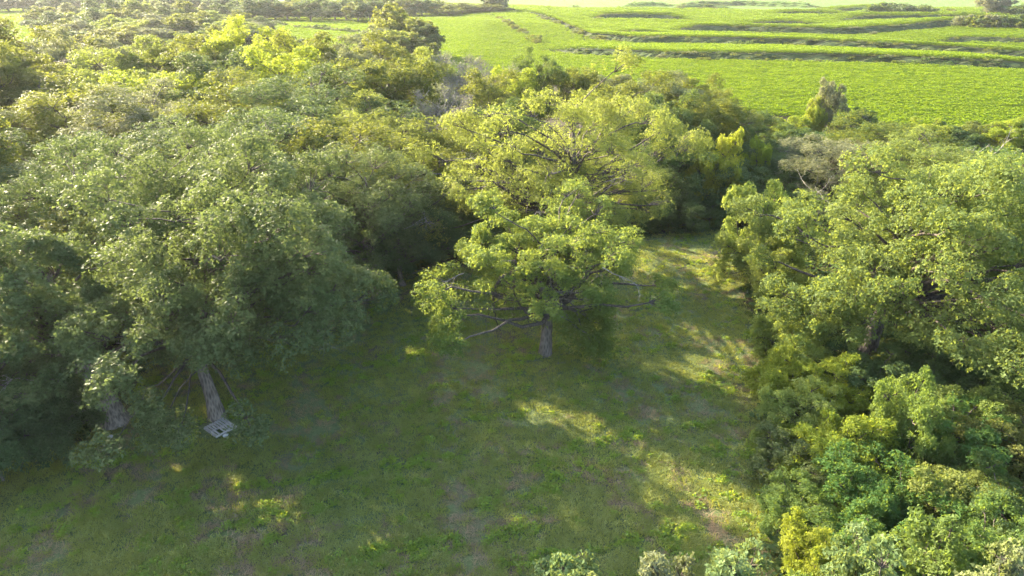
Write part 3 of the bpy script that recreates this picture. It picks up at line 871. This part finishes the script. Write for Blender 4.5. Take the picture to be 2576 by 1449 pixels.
for i, u in enumerate(range(600, 960, 30)):
    FAR.append((u, 2 + rr.uniform(-6, 8), 345 + rr.uniform(-15, 15), 7.5, rr.choice(['oak', 'blue']), f"{ORD[i]} tree from the left of the hazy tree line behind the small upper field", 'hazy tree line'))
for i, u in enumerate(range(620, 1240, 34)):
    FAR.append((u, -8 + rr.uniform(-6, 8) + (20 if u > 1120 else 0), 405 + rr.uniform(-12, 12), 7.5, rr.choice(['oak', 'blue', 'oak']), f"{ORD[i]} tree from the left of the hindmost hazy tree line", 'hazy tree line'))
FAR += [(1235, -22, 425, 5, 'gray', 'tall grey tree ending the hazy tree line, left of two', 'tall hedge-end trees'), (1262, -12, 430, 4, 'gray', 'tall grey tree ending the hazy tree line, right of two', 'tall hedge-end trees'),
        (1280, 25, 425, 3, 'dark', 'round bush beside the tall hedge-end trees', None),
        (2490, -25, 400, 6, 'gray', 'tall pale tree at the upper right corner', None), (2530, -8, 398, 4.5, 'gray', 'shorter pale tree right of the tall one at the upper right', None)]
for (u, v, Y, R, k, lab, grp) in FAR:
    put(far, u, v, Y, R, k, 'far_tree', lab, grp, 'tree', hmin=3)

# bushes on the terrace banks ---------------------------------------------------------
NB = 0
TENS = {2: ('twentieth', 'twenty'), 3: ('thirtieth', 'thirty'), 4: ('fortieth', 'forty'), 5: ('fiftieth', 'fifty'), 6: ('sixtieth', 'sixty')}


def ordw(i):
    n = i + 1
    if n <= 20: return ORD[i]
    t, u = divmod(n, 10)
    return TENS[t][0] if u == 0 else TENS[t][1] + '-' + ORD[u - 1]


def bank_bushes(pts, n, lo, hi, where, kinds=('dark', 'oak', 'gray'), jitter=1.5, dy=-1.5):
    global NB
    us = np.array([p[0] for p in pts], float); vs = np.array([p[1] for p in pts], float)
    order = sorted(rr.uniform(us[0], us[-1]) for _ in range(n))
    for i, u in enumerate(order):
        v = np.interp(u, us, vs)
        x, y, _ = G(u, v)
        y += dy + rr.uniform(-jitter, jitter)
        s = (lo + (hi - lo) * rr.random() ** 2.5) * (0.55 if hi < 5.5 else 0.85)
        pr = shrub_far[rr.randrange(3)]
        place_tree(pr, 'bush', (x, y, rz(x, y) - 0.1), rr.uniform(0, 6.28), (s * 0.42, s * 0.36, s * 0.26), f"{ordw(i)} low bush from the left on {where}", 'bush', f"bushes on {where}", rr.choice(kinds))
        NB += 1

bank_bushes([(1369, 125), (1459, 136), (1717, 151), (1894, 158), (2084, 165), (2284, 174), (2460, 181)], 46, 1.4, 3.0, 'the nearest terrace bank')
bank_bushes([(1590, 110), (1717, 113), (1884, 119), (2050, 125), (2217, 133), (2384, 141), (2576, 153)], 40, 1.6, 3.4, 'the second terrace bank')
bank_bushes([(1305, 34), (1408, 66), (1492, 99), (1592, 109)], 34, 2.2, 4.5, 'the bank that curves back between the fields', dy=0)
bank_bushes([(1222, 42), (1255, 52), (1290, 70), (1325, 88), (1352, 108)], 26, 2.5, 5, 'the left curving bank', dy=0)
bank_bushes([(1690, 80), (1884, 83), (2117, 91), (2284, 86), (2400, 79), (2576, 89)], 26, 1.6, 3.2, 'the third terrace bank')
bank_bushes([(2390, 72), (2430, 80), (2576, 86)], 12, 3.5, 6, 'the bushy end of the third bank', dy=0)
bank_bushes([(2110, 62), (2284, 58), (2350, 56), (2490, 55)], 14, 2.0, 4.5, 'the fourth terrace bank')
bank_bushes([(1470, 54), (1600, 52), (1744, 54)], 10, 2, 3.5, 'the short upper bank')
bank_bushes([(1440, 20), (1500, 38), (1560, 44)], 12, 2.5, 5, 'the uppermost left bank')
bank_bushes([(2200, 40), (2330, 42)], 16, 6, 9, 'the dark thicket high in the field', ('dark', 'blue'), 4, 0)
bank_bushes([(2350, 33), (2460, 38)], 10, 3, 5, 'the rise left of the tall pale tree', ('oak', 'gray'), 5, 0)
bank_bushes([(2490, 42), (2590, 46)], 9, 5, 8, 'the foot of the tall pale tree', ('oak', 'dark'), 5, 0)
bank_bushes([(1700, 30), (1900, 32)], 8, 3, 5, 'the far short bank', dy=0)
bank_bushes([(740, 82), (900, 92)], 12, 3, 5, 'the strip across the small upper field', ('dark', 'gray'), 2, 0)


# ------------------------------------------------------------------ things built by scattering small plants
def scatter(name, pts, rot, scl, variant, meshes, label=None, tilt=None):
    """points carrying small plant meshes, joined in one object by geometry nodes"""
    me = bpy.data.meshes.new(name)
    me.vertices.add(len(pts))
    me.vertices.foreach_set("co", np.ascontiguousarray(pts, dtype=np.float32).ravel())
    def at(nm, typ, arr):
        a = me.attributes.new(nm, typ, 'POINT')
        a.data.foreach_set("vector" if typ == 'FLOAT_VECTOR' else "value", np.ascontiguousarray(arr).ravel())
    at("rot", 'FLOAT_VECTOR', rot.astype(np.float32)); at("scl", 'FLOAT_VECTOR', scl.astype(np.float32)); at("var", 'INT', variant.astype(np.int32))
    me.update()
    for m_ in {mm.materials[0] for mm in meshes}: me.materials.append(m_)
    o = link(name, me)
    tag(o, label, kind='stuff')
    ng = bpy.data.node_groups.new(name, 'GeometryNodeTree')
    ng.interface.new_socket("Geometry", in_out='INPUT', socket_type='NodeSocketGeometry')
    ng.interface.new_socket("Geometry", in_out='OUTPUT', socket_type='NodeSocketGeometry')
    N, L = ng.nodes, ng.links
    gi, go = N.new("NodeGroupInput"), N.new("NodeGroupOutput")
    g2i = N.new("GeometryNodeGeometryToInstance")
    for mm in reversed(meshes):
        src = bpy.data.objects.new(mm.name + "_source", mm)
        oi = N.new("GeometryNodeObjectInfo"); oi.inputs['Object'].default_value = src
        oi.inputs['As Instance'].default_value = False
        L.new(oi.outputs['Geometry'], g2i.inputs[0]) if len(meshes) == 1 else None
        if len(meshes) > 1:
            g = N.new("GeometryNodeGeometryToInstance"); L.new(oi.outputs['Geometry'], g.inputs[0])
            meshes_out.append(g.outputs[0]) if False else OUTS.append(g.outputs[0])
    if len(meshes) > 1:
        jn = N.new("GeometryNodeJoinGeometry")
        for s_ in OUTS: L.new(s_, jn.inputs[0])
        OUTS.clear(); src_out = jn.outputs[0]
    else:
        src_out = g2i.outputs[0]
    iop = N.new("GeometryNodeInstanceOnPoints")
    L.new(gi.outputs[0], iop.inputs['Points']); L.new(src_out, iop.inputs['Instance'])
    iop.inputs['Pick Instance'].default_value = True
    def na(nm, typ):
        a = N.new("GeometryNodeInputNamedAttribute"); a.data_type = typ; a.inputs[0].default_value = nm; return a.outputs[0]
    L.new(na("var", 'INT'), iop.inputs['Instance Index'])
    L.new(na("rot", 'FLOAT_VECTOR'), iop.inputs['Rotation'])
    L.new(na("scl", 'FLOAT_VECTOR'), iop.inputs['Scale'])
    L.new(iop.outputs[0], go.inputs[0])
    md = o.modifiers.new("scatter", 'NODES'); md.node_group = ng
    return o


OUTS = []


def blade_patch(name, rng, n, r, hgt, w, mat, bend=0.5, segs=2, tint_c=0.5):
    """n thin bent blades growing from a patch of radius r"""
    a = rng.uniform(0, 6.28, n); q = r * np.sqrt(rng.random(n))
    P = np.stack([np.cos(a) * q, np.sin(a) * q, np.zeros(n)], 1)
    b = rng.uniform(0, 6.28, n)
    D = np.stack([np.cos(b), np.sin(b), np.zeros(n)], 1)
    S = np.stack([-np.sin(b), np.cos(b), np.zeros(n)], 1) * w / 2
    hh = (hgt * rng.uniform(0.5, 1.2, n))[:, None]
    Z = np.array([[0, 0, 1.0]])
    p1 = P + D * hh * bend * 0.35 + Z * hh * 0.65
    p2 = P + D * hh * bend * 1.1 + Z * hh * 0.85
    V = np.stack([P - S, P + S, p1 + S, p1 - S, p2], 1).reshape(-1, 3)
    i = np.arange(n)[:, None] * 5
    Fc = np.concatenate([i + np.array([[0, 1, 2]]), i + np.array([[0, 2, 3]]), i + np.array([[3, 2, 4]])], 1).reshape(-1, 3)
    T = np.repeat(tint_c + 0.25 * rng.standard_normal(n), 5)
    return np_mesh(name, V, Fc, mat, {"tint": T})


def weed_patch(name, rng, n, r, hgt, leaf, mat, tint_c=0.5):
    a = rng.uniform(0, 6.28, n); q = r * np.sqrt(rng.random(n))
    P = np.stack([np.cos(a) * q, np.sin(a) * q, hgt * rng.uniform(0.2, 1.0, n) * (1 - (q / r) ** 2 * 0.6)], 1)
    V, Fc, T = leaves(P, np.tile([[0, 0, 1.0]], (n, 1)), leaf, 3, rng, width=0.75, droop=0.1, tint=np.full(n, tint_c))
    return np_mesh(name, V, Fc, mat, {"tint": T})


def fract_noise(x, y, seed, scales=(0.25, 0.7, 1.9), ws=(1, 0.7, 0.5)):
    r = np.random.default_rng(seed)
    z = 0
    for s, w in zip(scales, ws):
        for _ in range(5):
            a = r.uniform(0, 6.28); f = s * r.uniform(0.7, 1.4)
            z = z + w * np.sin((x * math.cos(a) + y * math.sin(a)) * f * 2 + r.uniform(0, 6.28)) / 5 ** 0.5
    return z


def build_grass():
    rng = np.random.default_rng(77)
    n = 90000
    # sample denser where the camera is closer
    y = 14 + (62 - 14) * rng.random(n) ** 1.35
    x = rng.uniform(-1, 1, n) * (y * 0.95 + 6)
    m = in_poly(x, y, CLEAR)
    x, y = x[m], y[m]
    dry = fract_noise(x * 0.8 + y * 0.5, y - x * 0.5, 4, (0.35, 1.1, 3.2), (0.8, 0.8, 0.7))
    wd = fract_noise(x, y, 9, (0.5, 1.4, 3.2), (0.8, 0.8, 0.7))
    u = rng.random(len(x))
    keep = ~((dry > 1.15) & (u < 0.7))
    keep &= ~((np.abs(x + 14.43) < 0.95) & (np.abs(y - 27.8) < 0.8))
    x, y, dry, wd, u = x[keep], y[keep], dry[keep], wd[keep], u[keep]
    var = np.where(dry > 0.85 + 0.3 * rng.standard_normal(len(x)), 3 + (u > 0.5), np.where(wd > 0.9 + 0.5 * rng.standard_normal(len(x)), 5 + (u * 3).astype(int), (u * 3).astype(int)))
    ms = [blade_patch(f"grass_tuft_{i}", rng, 34, 0.25, 0.12, 0.018, M['grass'], 1.0, tint_c=[0.0, 0.4, 0.9][i]) for i in range(3)]
    ms += [blade_patch(f"dry_tuft_{i}", rng, 26, 0.24, 0.10, 0.014, M['thatch'], 1.8, tint_c=0.4 + 0.3 * i) for i in range(2)]
    ms += [weed_patch(f"weed_{i}", rng, 14, 0.17, 0.11, 0.07, M['weed'], [0.3, 0.55, 0.8][i]) for i in range(3)]
    z = relief(x, y)
    s = rng.uniform(0.45, 1.35, len(x))
    lush = np.clip(1 + 0.25 * wd, 0.6, 1.5)
    scatter("grass", np.stack([x, y, z], 1), np.stack([rng.normal(0, .08, len(x)), rng.normal(0, .08, len(x)), rng.uniform(0, 6.28, len(x))], 1),
            np.stack([s, s, s * lush], 1), var, ms, 'patchy green and brown grass with clover covering the clearing')
    # woodland floor plants
    n = 14000
    y = rng.uniform(16, 100, n); x = rng.uniform(-1, 1, n) * (y * 0.8 + 8)
    m = ~in_poly(x, y, CLEAR) & (y < field_edge(x) + 3)
    x, y = x[m], y[m]
    ms = [weed_patch(f"floor_plant_{i}", rng, 22, 0.5, 0.5, 0.16, M['dark' if i else 'oak'], 0.5) for i in range(2)]
    s = rng.uniform(0.6, 1.6, len(x))
    scatter("undergrowth", np.stack([x, y, relief(x, y)], 1), np.stack([0 * x, 0 * x, rng.uniform(0, 6.28, len(x))], 1),
            np.stack([s, s, s], 1), rng.integers(0, 2, len(x)), ms, 'low shaded leafy plants on the floor of the woods')


build_grass()


def corn_segment(name, rng, length, plants, hgt, wid, tint_c):
    Vs, Fs, Ts, n = [], [], [], 0
    for i in range(plants):
        cx = (i + 0.5) / plants * length - length / 2 + rng.normal(0, 0.04); cy = rng.normal(0, 0.05)
        k = 6
        az = rng.uniform(0, 6.28) + np.arange(k) * 2.5 + rng.normal(0, 0.3, k)
        hh = hgt * rng.uniform(0.85, 1.12)
        for j in range(k):
            z0 = hh * (0.25 + 0.12 * j)
            L = hgt * rng.uniform(0.45, 0.65)
            d = np.array([math.cos(az[j]), math.sin(az[j]), 0]); s = np.array([-d[1], d[0], 0]) * wid / 2
            b = np.array([cx, cy, z0])
            p1 = b + d * L * 0.5 + np.array([0, 0, L * 0.38]); p2 = b + d * L + np.array([0, 0, L * 0.08])
            Vs += [b, p1 + s, p2, p1 - s]; Fs += [(n, n + 1, n + 2), (n, n + 2, n + 3)]; Ts += [tint_c + rng.normal(0, 0.32)] * 4; n += 4
    return np_mesh(name, np.array(Vs), np.array(Fs), M['corn'], {"tint": Ts})


def build_corn():
    rng = np.random.default_rng(31)
    ms = [corn_segment(f"crop_row_piece_{i}", rng, 3.0, 9, 0.95, 0.13, 0.35 + 0.1 * i) for i in range(4)]
    # guide curves, near to far
    xx = np.linspace(-140, 520, 221)
    e0 = np.full_like(xx, 84.0) + 0.0 * xx
    def gl(i):
        xs, ys, a = TL[i]
        sl = (ys[1] - ys[0]) / (xs[1] - xs[0])
        yy = np.interp(xx, xs, ys)
        yy = np.where(xx < xs[0], ys[0] + (xx - xs[0]) * np.clip(sl, -0.6, 0.3), yy)
        return yy
    t1 = gl(0); t2 = np.maximum(gl(1), t1 + 6); t2 = np.minimum(t2, t1 + 110)
    t3 = np.maximum(gl(2), t2 + 30)
    t4 = np.maximum(t3 + 45, gl(3)); t5 = t4 + 130; 
    def sm(y):
        k = np.ones(9) / 9
        return np.convolve(np.pad(y, 4, mode='edge'), k, 'valid')
    t4, t5 = sm(t4), sm(t5)
    gaps = [(e0, t1, 1.15, 1.0), (t1, t2, 1.2, 1.05), (t2, t3, 1.05, 1.1), (t3, t4, 1.5, 1.35), (t4, t5, 2.4, 1.7)]
    P, Rz, S = [], [], []
    for a, b, sp, sc in gaps:
        nrow = int(np.mean((b - a)[(xx > 0) & (xx < 150)]) / sp)
        for k in range(nrow):
            t = (k + 0.5) / nrow
            yr = a + (b - a) * t + 0.5 * np.sin(xx * 0.06 + 1)
            step = 2.9 * sc
            xs = np.arange(-140, 500, step) + rng.uniform(0, step)
            ys = np.interp(xs, xx, yr)
            keep = (np.abs(xs) < ys * 0.80 + 12) & (ys > field_edge(xs)) & (ys < 560) & (rng.random(len(xs)) > 0.015)
            # the grassed banks carry no crop
            for (tx, ty, amp) in TL:
                inr = (xs > tx[0] - 2) & (xs < tx[-1] + 2)
                d = ys - (np.interp(xs, tx, ty))
                keep &= ~(inr & (d > -4.5) & (d < 1.3))
            xs, ys = xs[keep], ys[keep]
            sl = np.gradient(yr, xx)
            ang = np.arctan(np.interp(xs, xx, sl))
            P.append(np.stack([xs, ys, relief(xs, ys)], 1)); Rz.append(ang)
            v = rng.uniform(0.85, 1.15, len(xs)) * sc
            S.append(np.stack([np.full(len(xs), sc), v, v], 1))
    # separate small field at upper left
    for y in np.arange(150, 500, 2.1):
        xs = np.arange(-370, -8, 5.0) + rng.uniform(0, 5)
        ys = y + 0.10 * xs + 2 * np.sin(xs * 0.03)
        keep = (np.abs(xs) < ys * 0.80 + 12) & (ys > field_edge(xs)) & (ys > np.interp(xs, xx, t1) if True else True)
        keep = (np.abs(xs) < ys * 0.80 + 12) & (ys > field_edge(xs)) & (xs < -14)
        xs, ys = xs[keep], ys[keep]
        P.append(np.stack([xs, ys, relief(xs, ys)], 1)); Rz.append(np.full(len(xs), 0.1)); S.append(np.tile([1.7, 1.3, 1.1], (len(xs), 1)))
    P = np.concatenate(P); Rz = np.concatenate(Rz); S = np.concatenate(S)
    print("corn instances", len(P))
    scatter("crop_rows", P, np.stack([0 * Rz, 0 * Rz, Rz + math.pi * rng.integers(0, 2, len(Rz))], 1), S, rng.integers(0, 4, len(P)), ms,
            'rows of bright green young corn covering the terraced fields')


build_corn()


def build_bank_weeds():
    rng = np.random.default_rng(91)
    ms = [weed_patch(f"bank_weed_{i}", rng, 30, 0.6, 0.45, 0.20, M[['dark', 'oak', 'gray'][i]], 0.5) for i in range(3)]
    P = []
    for xs, ys, amp in TL:
        a = np.arange(xs[0] - 2, xs[-1] + 2, 0.5)
        yt = np.interp(a, xs, ys)
        rep = 4
        x = np.repeat(a, rep) + rng.normal(0, 0.3, len(a) * rep); y = np.repeat(yt, rep) + rng.uniform(-4.2, 1.8, len(x))
        keep = (np.abs(x) < y * 0.8 + 10) & (rng.random(len(x)) < 0.45 + 0.4 * np.sin(x * 0.23) * np.sin(x * 0.07 + 2))
        P.append(np.stack([x[keep], y[keep], relief(x[keep], y[keep])], 1))
    P = np.concatenate(P); n = len(P); print("bank weeds", n)
    s = rng.uniform(0.5, 1.7, n)
    scatter("bank_weeds", P, np.stack([np.zeros(n), np.zeros(n), rng.uniform(0, 6.28, n)], 1), np.stack([s, s, s * 0.9], 1), rng.choice([0, 0, 1, 1, 2], n), ms,
            'strips of weeds growing on the terrace banks between the crops')


build_bank_weeds()


# ------------------------------------------------------------------ small things on the grass
def wood_mat():
    m, nt, out = new_mat("weathered_grey_wood")
    N, L = nt.nodes, nt.links
    tc = N.new("ShaderNodeTexCoord")
    mp = N.new("ShaderNodeMapping"); mp.inputs['Scale'].default_value = (3, 40, 40); L.new(tc.outputs['Object'], mp.inputs[0])
    n = N.new("ShaderNodeTexNoise"); n.inputs['Scale'].default_value = 1.5; n.inputs['Detail'].default_value = 6; L.new(mp.outputs[0], n.inputs['Vector'])
    r = N.new("ShaderNodeValToRGB")
    r.color_ramp.elements[0].position = 0.3; r.color_ramp.elements[0].color = (0.12, 0.11, 0.098, 1)
    r.color_ramp.elements[1].position = 0.7; r.color_ramp.elements[1].color = (0.40, 0.375, 0.34, 1)
    L.new(n.outputs[0], r.inputs[0])
    p = N.new("ShaderNodeBsdfPrincipled"); p.inputs['Roughness'].default_value = 0.9
    L.new(r.outputs[0], p.inputs['Base Color'])
    b = N.new("ShaderNodeBump"); b.inputs['Strength'].default_value = 0.5; b.inputs['Distance'].default_value = 0.01
    L.new(n.outputs[0], b.inputs['Height']); L.new(b.outputs[0], p.inputs['Normal']); L.new(p.outputs[0], out.inputs[0])
    return m


def box(sx, sy, sz, mat, bev=0.006):
    import bmesh
    bm = bmesh.new()
    bmesh.ops.create_cube(bm, size=1.0)
    bmesh.ops.scale(bm, vec=(sx, sy, sz), verts=bm.verts)
    bmesh.ops.bevel(bm, geom=list(bm.edges), offset=bev, segments=1, affect='EDGES')
    me = bpy.data.meshes.new("board"); bm.to_mesh(me); bm.free(); me.materials.append(mat)
    return me


def build_pallet():
    wood = wood_mat()
    # slats run from the upper left edge to the board along the lower right edge
    PL, PT, PR, PB = [np.array(G(a * 0.83854, b * 0.83854, 0.14)) for a, b in ((614, 1280), (668, 1254), (706, 1281), (651, 1305))]
    c = (PL + PT + PR + PB) / 4
    ux = unit((PB - PL) + (PR - PT))        # along a slat
    uy = np.array([-ux[1], ux[0], 0])
    Ls = float((np.linalg.norm(PB - PL) + np.linalg.norm(PR - PT)) / 2); Ws = float((np.linalg.norm(PT - PL) + np.linalg.norm(PR - PB)) / 2)
    print("pallet", Ls, Ws, c)
    Ls = min(max(Ls, 1.0), 1.3); Ws = min(max(Ws, 1.1), 1.5)
    ang = math.atan2(ux[1], ux[0])
    r = empty('wooden_pallet', (c[0], c[1], rz(c[0], c[1]) + 0.02), ang)
    tag(r, 'weathered grey wooden pallet lying flat on the grass by the pale oak trunk', 'pallet')
    slat = box(Ls, 0.09, 0.02, wood)
    n = 8
    prng = random.Random(2)
    for i in range(n):
        o = link('slat', slat, r)
        o.location = (prng.uniform(-.01, .01), (i + 0.5) / n * Ws - Ws / 2, 0.130 + prng.uniform(-0.004, 0.004))
        o.rotation_euler = (prng.uniform(-.03, .03), 0, prng.uniform(-.015, .015))
        if i in (2,): o.location.x -= 0.28; o.scale.x = 0.55   # broken slat
    st = box(0.05, Ws, 0.09, wood)
    for x in (-Ls / 2 + 0.03, 0, Ls / 2 - 0.03):
        link('stringer', st, r).location = (x, 0, 0.072)
    eb = link('edge_board', box(0.03, Ws + 0.02, 0.11, wood), r); eb.location = (Ls / 2 + 0.018, 0, 0.09)
    bot = box(Ls, 0.1, 0.02, wood)
    for y in (-Ws / 2 + 0.06, 0, Ws / 2 - 0.06):
        link('bottom_slat', bot, r).location = (0, y, 0.014)


def build_small():
    rng = np.random.default_rng(66)
    import bmesh
    m, nt, out = new_mat("pale_stone")
    p = nt.nodes.new("ShaderNodeBsdfPrincipled"); p.inputs['Base Color'].default_value = (0.34, 0.33, 0.30, 1); p.inputs['Roughness'].default_value = 0.8
    nt.links.new(p.outputs[0], out.inputs[0])
    for (u, v, s, lab) in ((567, 1098, 0.13, 'pale stone in the grass in front of the pallet'), (278, 1101, 0.12, 'flat pale stone below the flared leaning trunk')):
        bm = bmesh.new(); bmesh.ops.create_icosphere(bm, subdivisions=2, radius=s)
        for w in bm.verts:
            w.co *= 1 + 0.18 * rng.standard_normal(); w.co.z *= 0.6
        me = bpy.data.meshes.new("stone"); bm.to_mesh(me); bm.free(); me.materials.append(m)
        x, y, _ = G(u, v); o = link('stone', me); o.location = (x, y, rz(x, y) + 0.05); tag(o, lab, 'stone')
    for (u, v, L, lab) in ((1010, 905, 2.2, 'grey fallen dead branch lying on the grass left of the lone tree'), (860, 935, 1.2, 'fallen dead branch lying under the drooping oak boughs'),
                           (1360, 905, 1.2, 'short dead stick across the foot of the lone tree'), (330, 1105, 1.4, 'thin pale stick lying below the flared leaning trunk'),
                           (890, 900, 1.6, 'thin fallen branch at the edge of the broad oak shade'), (1480, 900, 1.2, 'dead twig bundle right of the lone tree trunk'), (1335, 915, 0.9, 'small heap of sticks at the left foot of the lone tree'), (1400, 922, 0.9, 'small heap of sticks in front of the lone tree foot')):
        tb = Tubes(); x, y, _ = G(u, v)
        for _ in range(2):
            dead_branch(tb, np.array([0, 0, 0.06]), np.array([rng.uniform(-1, 1), rng.uniform(-1, 1), 0.05]), L, rng, 0, 0.035)
        for a in tb.v: a *= 0.55; a[:, 2] = np.clip(a[:, 2] * 0.2 + 0.05, 0.01, 0.3)
        o = link('fallen_branch', tb.mesh('fallen_branch', M['dead'])); o.location = (x, y, rz(x, y)); tag(o, lab, 'branch')


build_pallet()
build_small()


# ------------------------------------------------------------------ gaps in the woods where sun reaches the grass
SUNNY = [  # (height, outline in the photograph)
    (0.2, [(1285, 995), (1345, 1003), (1480, 1042), (1560, 1080), (1700, 1160), (1790, 1212), (1865, 1278), (1800, 1268), (1680, 1195), (1560, 1125), (1440, 1085), (1330, 1035)]),
    (0.2, [(1550, 1018), (1605, 1043), (1655, 1088), (1600, 1068)]),
    (0.2, [(1740, 665), (1800, 688), (1890, 740), (1900, 775), (1850, 745), (1760, 700)]),
    (0.2, [(1690, 800), (1800, 830), (1915, 880), (1915, 1060), (1850, 1010), (1780, 950), (1830, 940), (1700, 880), (1800, 880)]),
    (0.2, [(1805, 1045), (1850, 1060), (1900, 1095), (1850, 1085)]),
    (0.2, [(1600, 900), (1690, 950), (1700, 975), (1640, 945)]),
    (0.2, [(1000, 757), (1045, 768), (1040, 785), (1005, 775)]),
    (0.2, [(1010, 862), (1060, 870), (1095, 888), (1040, 885)]),
    (0.2, [(918, 938), (945, 943), (955, 958), (930, 955)]),
    (0.2, [(470, 1020), (535, 1000), (540, 1050), (490, 1045)]),
    (0.2, [(350, 1000), (390, 1000), (385, 1030), (355, 1030)]),
    (0.2, [(60, 1105), (125, 1110), (130, 1150), (70, 1150)]),
    (0.2, [(1690, 1270), (1760, 1315), (1750, 1330), (1700, 1295)]),
    (3.0, [(1835, 540), (1960, 500), (2110, 760), (2180, 1010), (2060, 1060), (1915, 1030), (1890, 800), (1820, 700)]),
    (6.5, [(1390, 1350), (1700, 1350), (2200, 1290), (2600, 1250), (2600, 1600), (1390, 1600)]),
]


def open_gaps():
    """thin the crowns where the photographed sunbeams come through them"""
    rng = np.random.default_rng(12)
    D = np.array(SUN_DIR)
    polys = [(z, [G(u, v, z)[:2] for u, v in pl]) for z, pl in SUNNY]
    ncut = 0
    bpy.context.view_layer.update()
    for o, proto in ALL_CROWNS:
        root = o.parent
        if root.location.y > 95 or root.location.x > 6 : continue
        part_kill = 0.65 if root.name == 'walnut_tree' else 0.98
        me = o.data
        nf = len(me.polygons)
        co = np.empty(len(me.vertices) * 3, dtype=np.float32); me.vertices.foreach_get("co", co); co = co.reshape(-1, 3)
        nvp = len(co) // nf
        c = co[::nvp]
        W = np.array(root.matrix_world)
        P = c @ W[:3, :3].T + W[:3, 3]
        kill = np.zeros(len(P), bool)
        for z, pl in polys:
            tt = (P[:, 2] - z) / D[2]
            gx = P[:, 0] - D[0] * tt; gy = P[:, 1] - D[1] * tt
            a = np.array(pl)
            near_ = (gx > a[:, 0].min() - 1) & (gx < a[:, 0].max() + 1) & (gy > a[:, 1].min() - 1) & (gy < a[:, 1].max() + 1) & (P[:, 2] > z + 1.6)
            if not near_.any(): continue
            ii = np.nonzero(near_)[0]
            wob = 0.22 * np.stack([np.sin(gx[ii] * 3.1 + gy[ii] * 1.3), np.sin(gy[ii] * 2.7 - gx[ii])], 1)
            hit = np.zeros(len(ii), bool)
            for ox, oy in ((0, 0), (.13, .13), (-.13, .13), (.13, -.13), (-.13, -.13)):
                hit |= in_poly(gx[ii] + wob[:, 0] + ox, gy[ii] + wob[:, 1] + oy, pl)
            kill[ii] |= hit & (rng.random(len(ii)) < (0.85 if z > 1 and root.name.startswith('walnut') else 1.0))
        kill &= rng.random(len(P)) < part_kill
        n = int(kill.sum())
        if n < 500: continue
        ncut += 1
        keep = np.repeat(~kill, nvp)
        T = np.empty(len(co), dtype=np.float32); me.attributes["tint"].data.foreach_get("value", T)
        V = co[keep]
        m2 = np_mesh("crown", V, np.arange(len(V)).reshape(-1, nvp), me.materials[0], {"tint": T[keep]})
        sl = o.material_slots[0]
        mt = sl.material
        o.data = m2
        if mt: o.material_slots[0].link = 'OBJECT'; o.material_slots[0].material = mt
    print("crowns opened", ncut)


open_gaps()

tot = sum(sum(len(p.vertices) - 2 for p in me.polygons[:1]) * len(me.polygons) for me in bpy.data.meshes if me.users)
print("triangles", tot, "objects", len(bpy.data.objects), "banks", NB)
